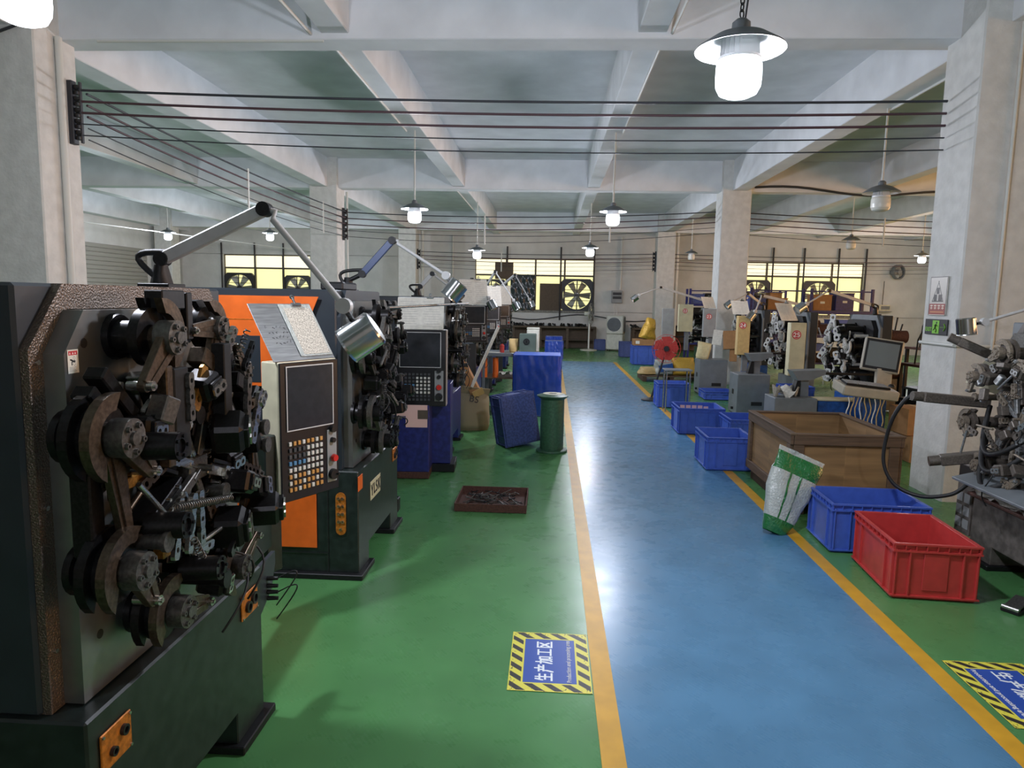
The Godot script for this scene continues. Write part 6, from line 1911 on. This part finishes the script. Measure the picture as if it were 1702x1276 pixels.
	part(hb, "shelf", MB.new().box(Vector3(0, 0.0, 0), Vector3(0.56, 0.03, 0.2), 0.003), M.light_grey)
	part(hb, "case", MB.new().box(Vector3(0.05, 0.12, 0), Vector3(0.36, 0.2, 0.16), 0.008), M.beige)
	part(hb, "grille", MB.new().box(Vector3(0.07, 0.12, 0.082), Vector3(0.28, 0.12, 0.006), 0.001), M.cabinet_grey)
	part(hb, "cord", MB.new().cyl(Vector3(0, 0.22, 0), Vector3(0, 1.0, 0.02), 0.01, -1, 6), M.wire_dark)
	# wire decoilers behind the console
	for q in [[V(5.0, 0, 10.9), "tall dark wire decoiler stand behind the monitor console"], [V(5.9, 0, 13.2), "farther dark wire decoiler stand with bent rods"]]:
		var o := thing("decoiler", q[1], "decoiler", q[0], 25, "wire decoiler stands on the right")
		part(o, "base_frame", MB.new().box(Vector3(0, 0.3, 0), Vector3(0.7, 0.5, 0.6), 0.01), M.dark_iron)
		part(o, "table", MB.new().cyl(Vector3(0, 0.56, 0), Vector3(0, 0.6, 0), 0.42, -1, 28), M.rust)
		for i in 8:
			var a := TAU * i / 8
			part(o, "rod", MB.new().tube([Vector3(cos(a) * 0.3, 0.6, sin(a) * 0.3), Vector3(cos(a) * 0.28, 1.1, sin(a) * 0.28), Vector3(cos(a) * 0.33, 1.25 + 0.1 * (i % 3), sin(a) * 0.33)], 0.012, 6), M.dark_iron)
		part(o, "hood", MB.new().cyl(Vector3(0, 0.6, 0), Vector3(0, 1.3, 0), 0.2, 0.05, 14), M.cabinet_grey)
	for q in [[V(4.55, 0, 8.4), "dark steel trolley of rods and papers between console and near pillar", 0.5, 0.92], [V(5.35, 0, 9.6), "dark brown machine cabinet behind the steel trolley", 0.8, 1.05]]:
		var o := thing("steel_trolley", q[1], "trolley", q[0], 8, "dark stands behind the console")
		var tw: float = q[2]
		var th: float = q[3]
		for sx in [-1, 1]:
			for sz in [-1, 1]: part(o, "post", MB.new().box(Vector3(sx * tw / 2, th / 2, sz * 0.26), Vector3(0.04, th, 0.04), 0.003), M.dark_iron)
		for y in [0.12, 0.5, th]: part(o, "shelf", MB.new().box(Vector3(0, y, 0), Vector3(tw + 0.05, 0.03, 0.58), 0.003), M.rust if y > 0.6 else M.dark_iron)
		part(o, "drawer_unit", MB.new().box(Vector3(0, 0.32, 0.02), Vector3(tw - 0.06, 0.32, 0.5), 0.006), M.dark_iron)
		part(o, "paper", MB.new().at(Vector3(-0.05, 0.52, 0.12), Vector3(0, 20, 0)).box(Vector3.ZERO, Vector3(0.26, 0.01, 0.2)), M.paper)
		for k in 5:
			var bx0 := -tw / 2 + 0.06 + k * (tw - 0.12) / 4.0
			part(o, "bent_rod", MB.new().tube([Vector3(bx0, th, -0.1), Vector3(bx0 + 0.02, th + 0.3, -0.1), Vector3(bx0 + 0.06, th + 0.42 + 0.05 * (k % 2), -0.08)], 0.01, 6), M.dark_iron)
	for i in 2:
		var cx := thing("carton_box", ["printed cardboard box on the floor behind the monitor console", "cardboard box standing on the printed box behind the console"][i], "carton", V(3.95 - 0.05 * i, 0.28 * i, 7.4 + 0.05 * i), 6 * i, "cartons behind the console")
		part(cx, "box", MB.new().box(Vector3(0, 0.14, 0), Vector3(0.42, 0.278, 0.34), 0.004), M.carton)
		part(cx, "tape", MB.new().box(Vector3(0, 0.2795, 0), Vector3(0.05, 0.002, 0.342)), M.kraft)

	# signs on the near pillar
	var sb := Basis(Vector3(0, 0, 1), Vector3(0, 1, 0), Vector3(-1, 0, 0))
	var im := Image.create(128, 160, false, Image.FORMAT_RGB8)
	im.fill(rgb(196, 190, 182))
	im.fill_rect(Rect2i(0, 0, 128, 4), rgb(60, 54, 50))
	im.fill_rect(Rect2i(0, 0, 4, 160), rgb(60, 54, 50))
	im.fill_rect(Rect2i(124, 0, 4, 160), rgb(60, 54, 50))
	for i in 84: im.fill_rect(Rect2i(64 - i / 2, 18 + i, 4, 2), rgb(46, 42, 40)); im.fill_rect(Rect2i(60 + i / 2, 18 + i, 4, 2), rgb(46, 42, 40))
	im.fill_rect(Rect2i(22, 100, 84, 4), rgb(46, 42, 40))
	im.fill_rect(Rect2i(52, 46, 22, 26), rgb(46, 42, 40))
	im.fill_rect(Rect2i(34, 74, 24, 26), rgb(46, 42, 40))
	im.fill_rect(Rect2i(68, 74, 28, 26), rgb(70, 60, 56))
	im.fill_rect(Rect2i(4, 112, 120, 44), rgb(150, 56, 42))
	for i in 4: im.fill_rect(Rect2i(12 + i * 28, 118, 20, 4), rgb(226, 214, 200)); im.fill_rect(Rect2i(20 + i * 28, 116, 4, 20), rgb(226, 214, 200)); im.fill_rect(Rect2i(13 + i * 28, 128, 18, 3), rgb(226, 214, 200))
	im.fill_rect(Rect2i(14, 144, 100, 4), rgb(214, 150, 90))
	var m1 := mat("hazard_print", Color.WHITE, 0.35)
	m1.albedo_texture = tex(im)
	var s1 := thing("warning_sign", "faded triangle warning sign taped on the near pillar", "sign", V(3.262, 1.7, 6.08), 0)
	s1.basis = sb
	part(s1, "backing", MB.new().box(Vector3(0, 0, -0.004), Vector3(0.26, 0.325, 0.006), 0.001), M.paper)
	part(s1, "printed_face", MB.new().face(Vector3(0, 0, 0.0002), Vector3(0.13, 0, 0), Vector3(0, 0.1625, 0)), m1)
	var s2 := thing("exit_sign", "green and black EXIT sign with running figure on the near pillar", "sign", V(3.262, 1.44, 6.07), 0)
	s2.basis = sb
	part(s2, "plate", MB.new().box(Vector3(0, 0, -0.004), Vector3(0.34, 0.13, 0.008), 0.002), M.print_black)
	var gf := part(s2, "green_field", MB.new().box(Vector3(0.0, 0, 0.001), Vector3(0.1, 0.11, 0.002)), M.print_green)
	var ru := MB.new()
	ru.cyl(Vector3(0.012, 0.036, 0.002), Vector3(0.012, 0.036, 0.0035), 0.009, -1, 12)
	ru.bar(Vector3(0.008, 0.024, 0.003), Vector3(-0.004, -0.008, 0.003), 0.014, 0.002)
	ru.bar(Vector3(-0.004, -0.006, 0.003), Vector3(0.016, -0.024, 0.003), 0.009, 0.002)
	ru.bar(Vector3(0.016, -0.024, 0.003), Vector3(0.01, -0.046, 0.003), 0.008, 0.002)
	ru.bar(Vector3(-0.004, -0.008, 0.003), Vector3(-0.03, -0.028, 0.003), 0.009, 0.002)
	ru.bar(Vector3(0.008, 0.02, 0.003), Vector3(0.03, 0.006, 0.003), 0.007, 0.002)
	ru.bar(Vector3(0.006, 0.02, 0.003), Vector3(-0.022, 0.012, 0.003), 0.007, 0.002)
	part(gf, "running_figure", ru, M.print_black)
	var ar := MB.new()
	ar.bar(Vector3(0.075, 0, 0.001), Vector3(0.15, 0, 0.001), 0.012, 0.002)
	ar.bar(Vector3(0.15, 0, 0.001), Vector3(0.122, 0.03, 0.001), 0.012, 0.002)
	ar.bar(Vector3(0.15, 0, 0.001), Vector3(0.122, -0.03, 0.001), 0.012, 0.002)
	part(s2, "arrow", ar, M.print_green)
	lettering(s2, "EXIT", 0.034, Transform3D(Basis(), Vector3(-0.11, -0.022, 0.001)), M.print_green, true)

func rack(label: String, x0: float, x1: float, d: float, shelves: Array, h: float, seed_: int) -> void:
	var r := RandomNumberGenerator.new()
	r.seed = seed_
	var w := x1 - x0
	var o := thing("storage_rack", label, "rack", V((x0 + x1) / 2, 0, d), 0, "blue storage racks on the right")
	for i in 3:
		for s in [-1, 1]:
			part(o, "upright", MB.new().box(Vector3(lerpf(-w / 2, w / 2, i / 2.0), h / 2, s * 0.25), Vector3(0.06, h, 0.05), 0.004), M.deep_blue)
	for y in shelves:
		part(o, "shelf", MB.new().box(Vector3(0, y, 0), Vector3(w, 0.03, 0.52), 0.003), M.cabinet_grey)
		part(o, "shelf_beam", MB.new().box(Vector3(0, y - 0.03, 0.27), Vector3(w, 0.07, 0.03), 0.003), M.deep_blue)
	part(o, "top_tie", MB.new().box(Vector3(0, h - 0.06, 0.25), Vector3(w, 0.03, 0.03), 0.003), M.deep_blue)
	var n := 0
	for y in shelves:
		var x := -w / 2 + 0.05
		while x < w / 2 - 0.4:
			var bw := r.randf_range(0.3, 0.46)
			var bh := r.randf_range(0.24, 0.4)
			if absf(x + bw / 2) < bw / 2 + 0.04: x = 0.05
			if x + bw > w / 2 - 0.04: break
			var m: Material = [M.blue_plastic, M.deep_blue, M.dark_iron, M.blue_plastic_dusty, M.blue_plastic, M.blue_plastic_dusty, M.carton][r.randi() % 7]
			var words := "blue" if m in [M.blue_plastic, M.deep_blue, M.blue_plastic_dusty] else ("black" if m == M.dark_iron else "brown")
			var b := thing("storage_bin", "%s bin, %s from the left on the %s blue rack's %s shelf" % [words, ["first", "second", "third", "fourth", "fifth", "sixth", "seventh", "eighth"][n], "near" if seed_ == 31 else "far", ["lowest", "middle", "top"][shelves.find(y)]], "bin", V((x0 + x1) / 2 + x + bw / 2, y + 0.015, d), 0, "bins on the blue racks")
			part(b, "bin_body", MB.new().box(Vector3(0, bh / 2, 0), Vector3(bw - 0.02, bh, 0.4), 0.008), m)
			part(b, "rim", MB.new().box(Vector3(0, bh - 0.012, 0), Vector3(bw, 0.024, 0.42), 0.004), m)
			part(b, "label_card", MB.new().box(Vector3(0, bh * 0.5, 0.202), Vector3(0.1, 0.05, 0.003)), M.paper)
			x += bw + r.randf_range(0.02, 0.08)
			n += 1
		n = 0
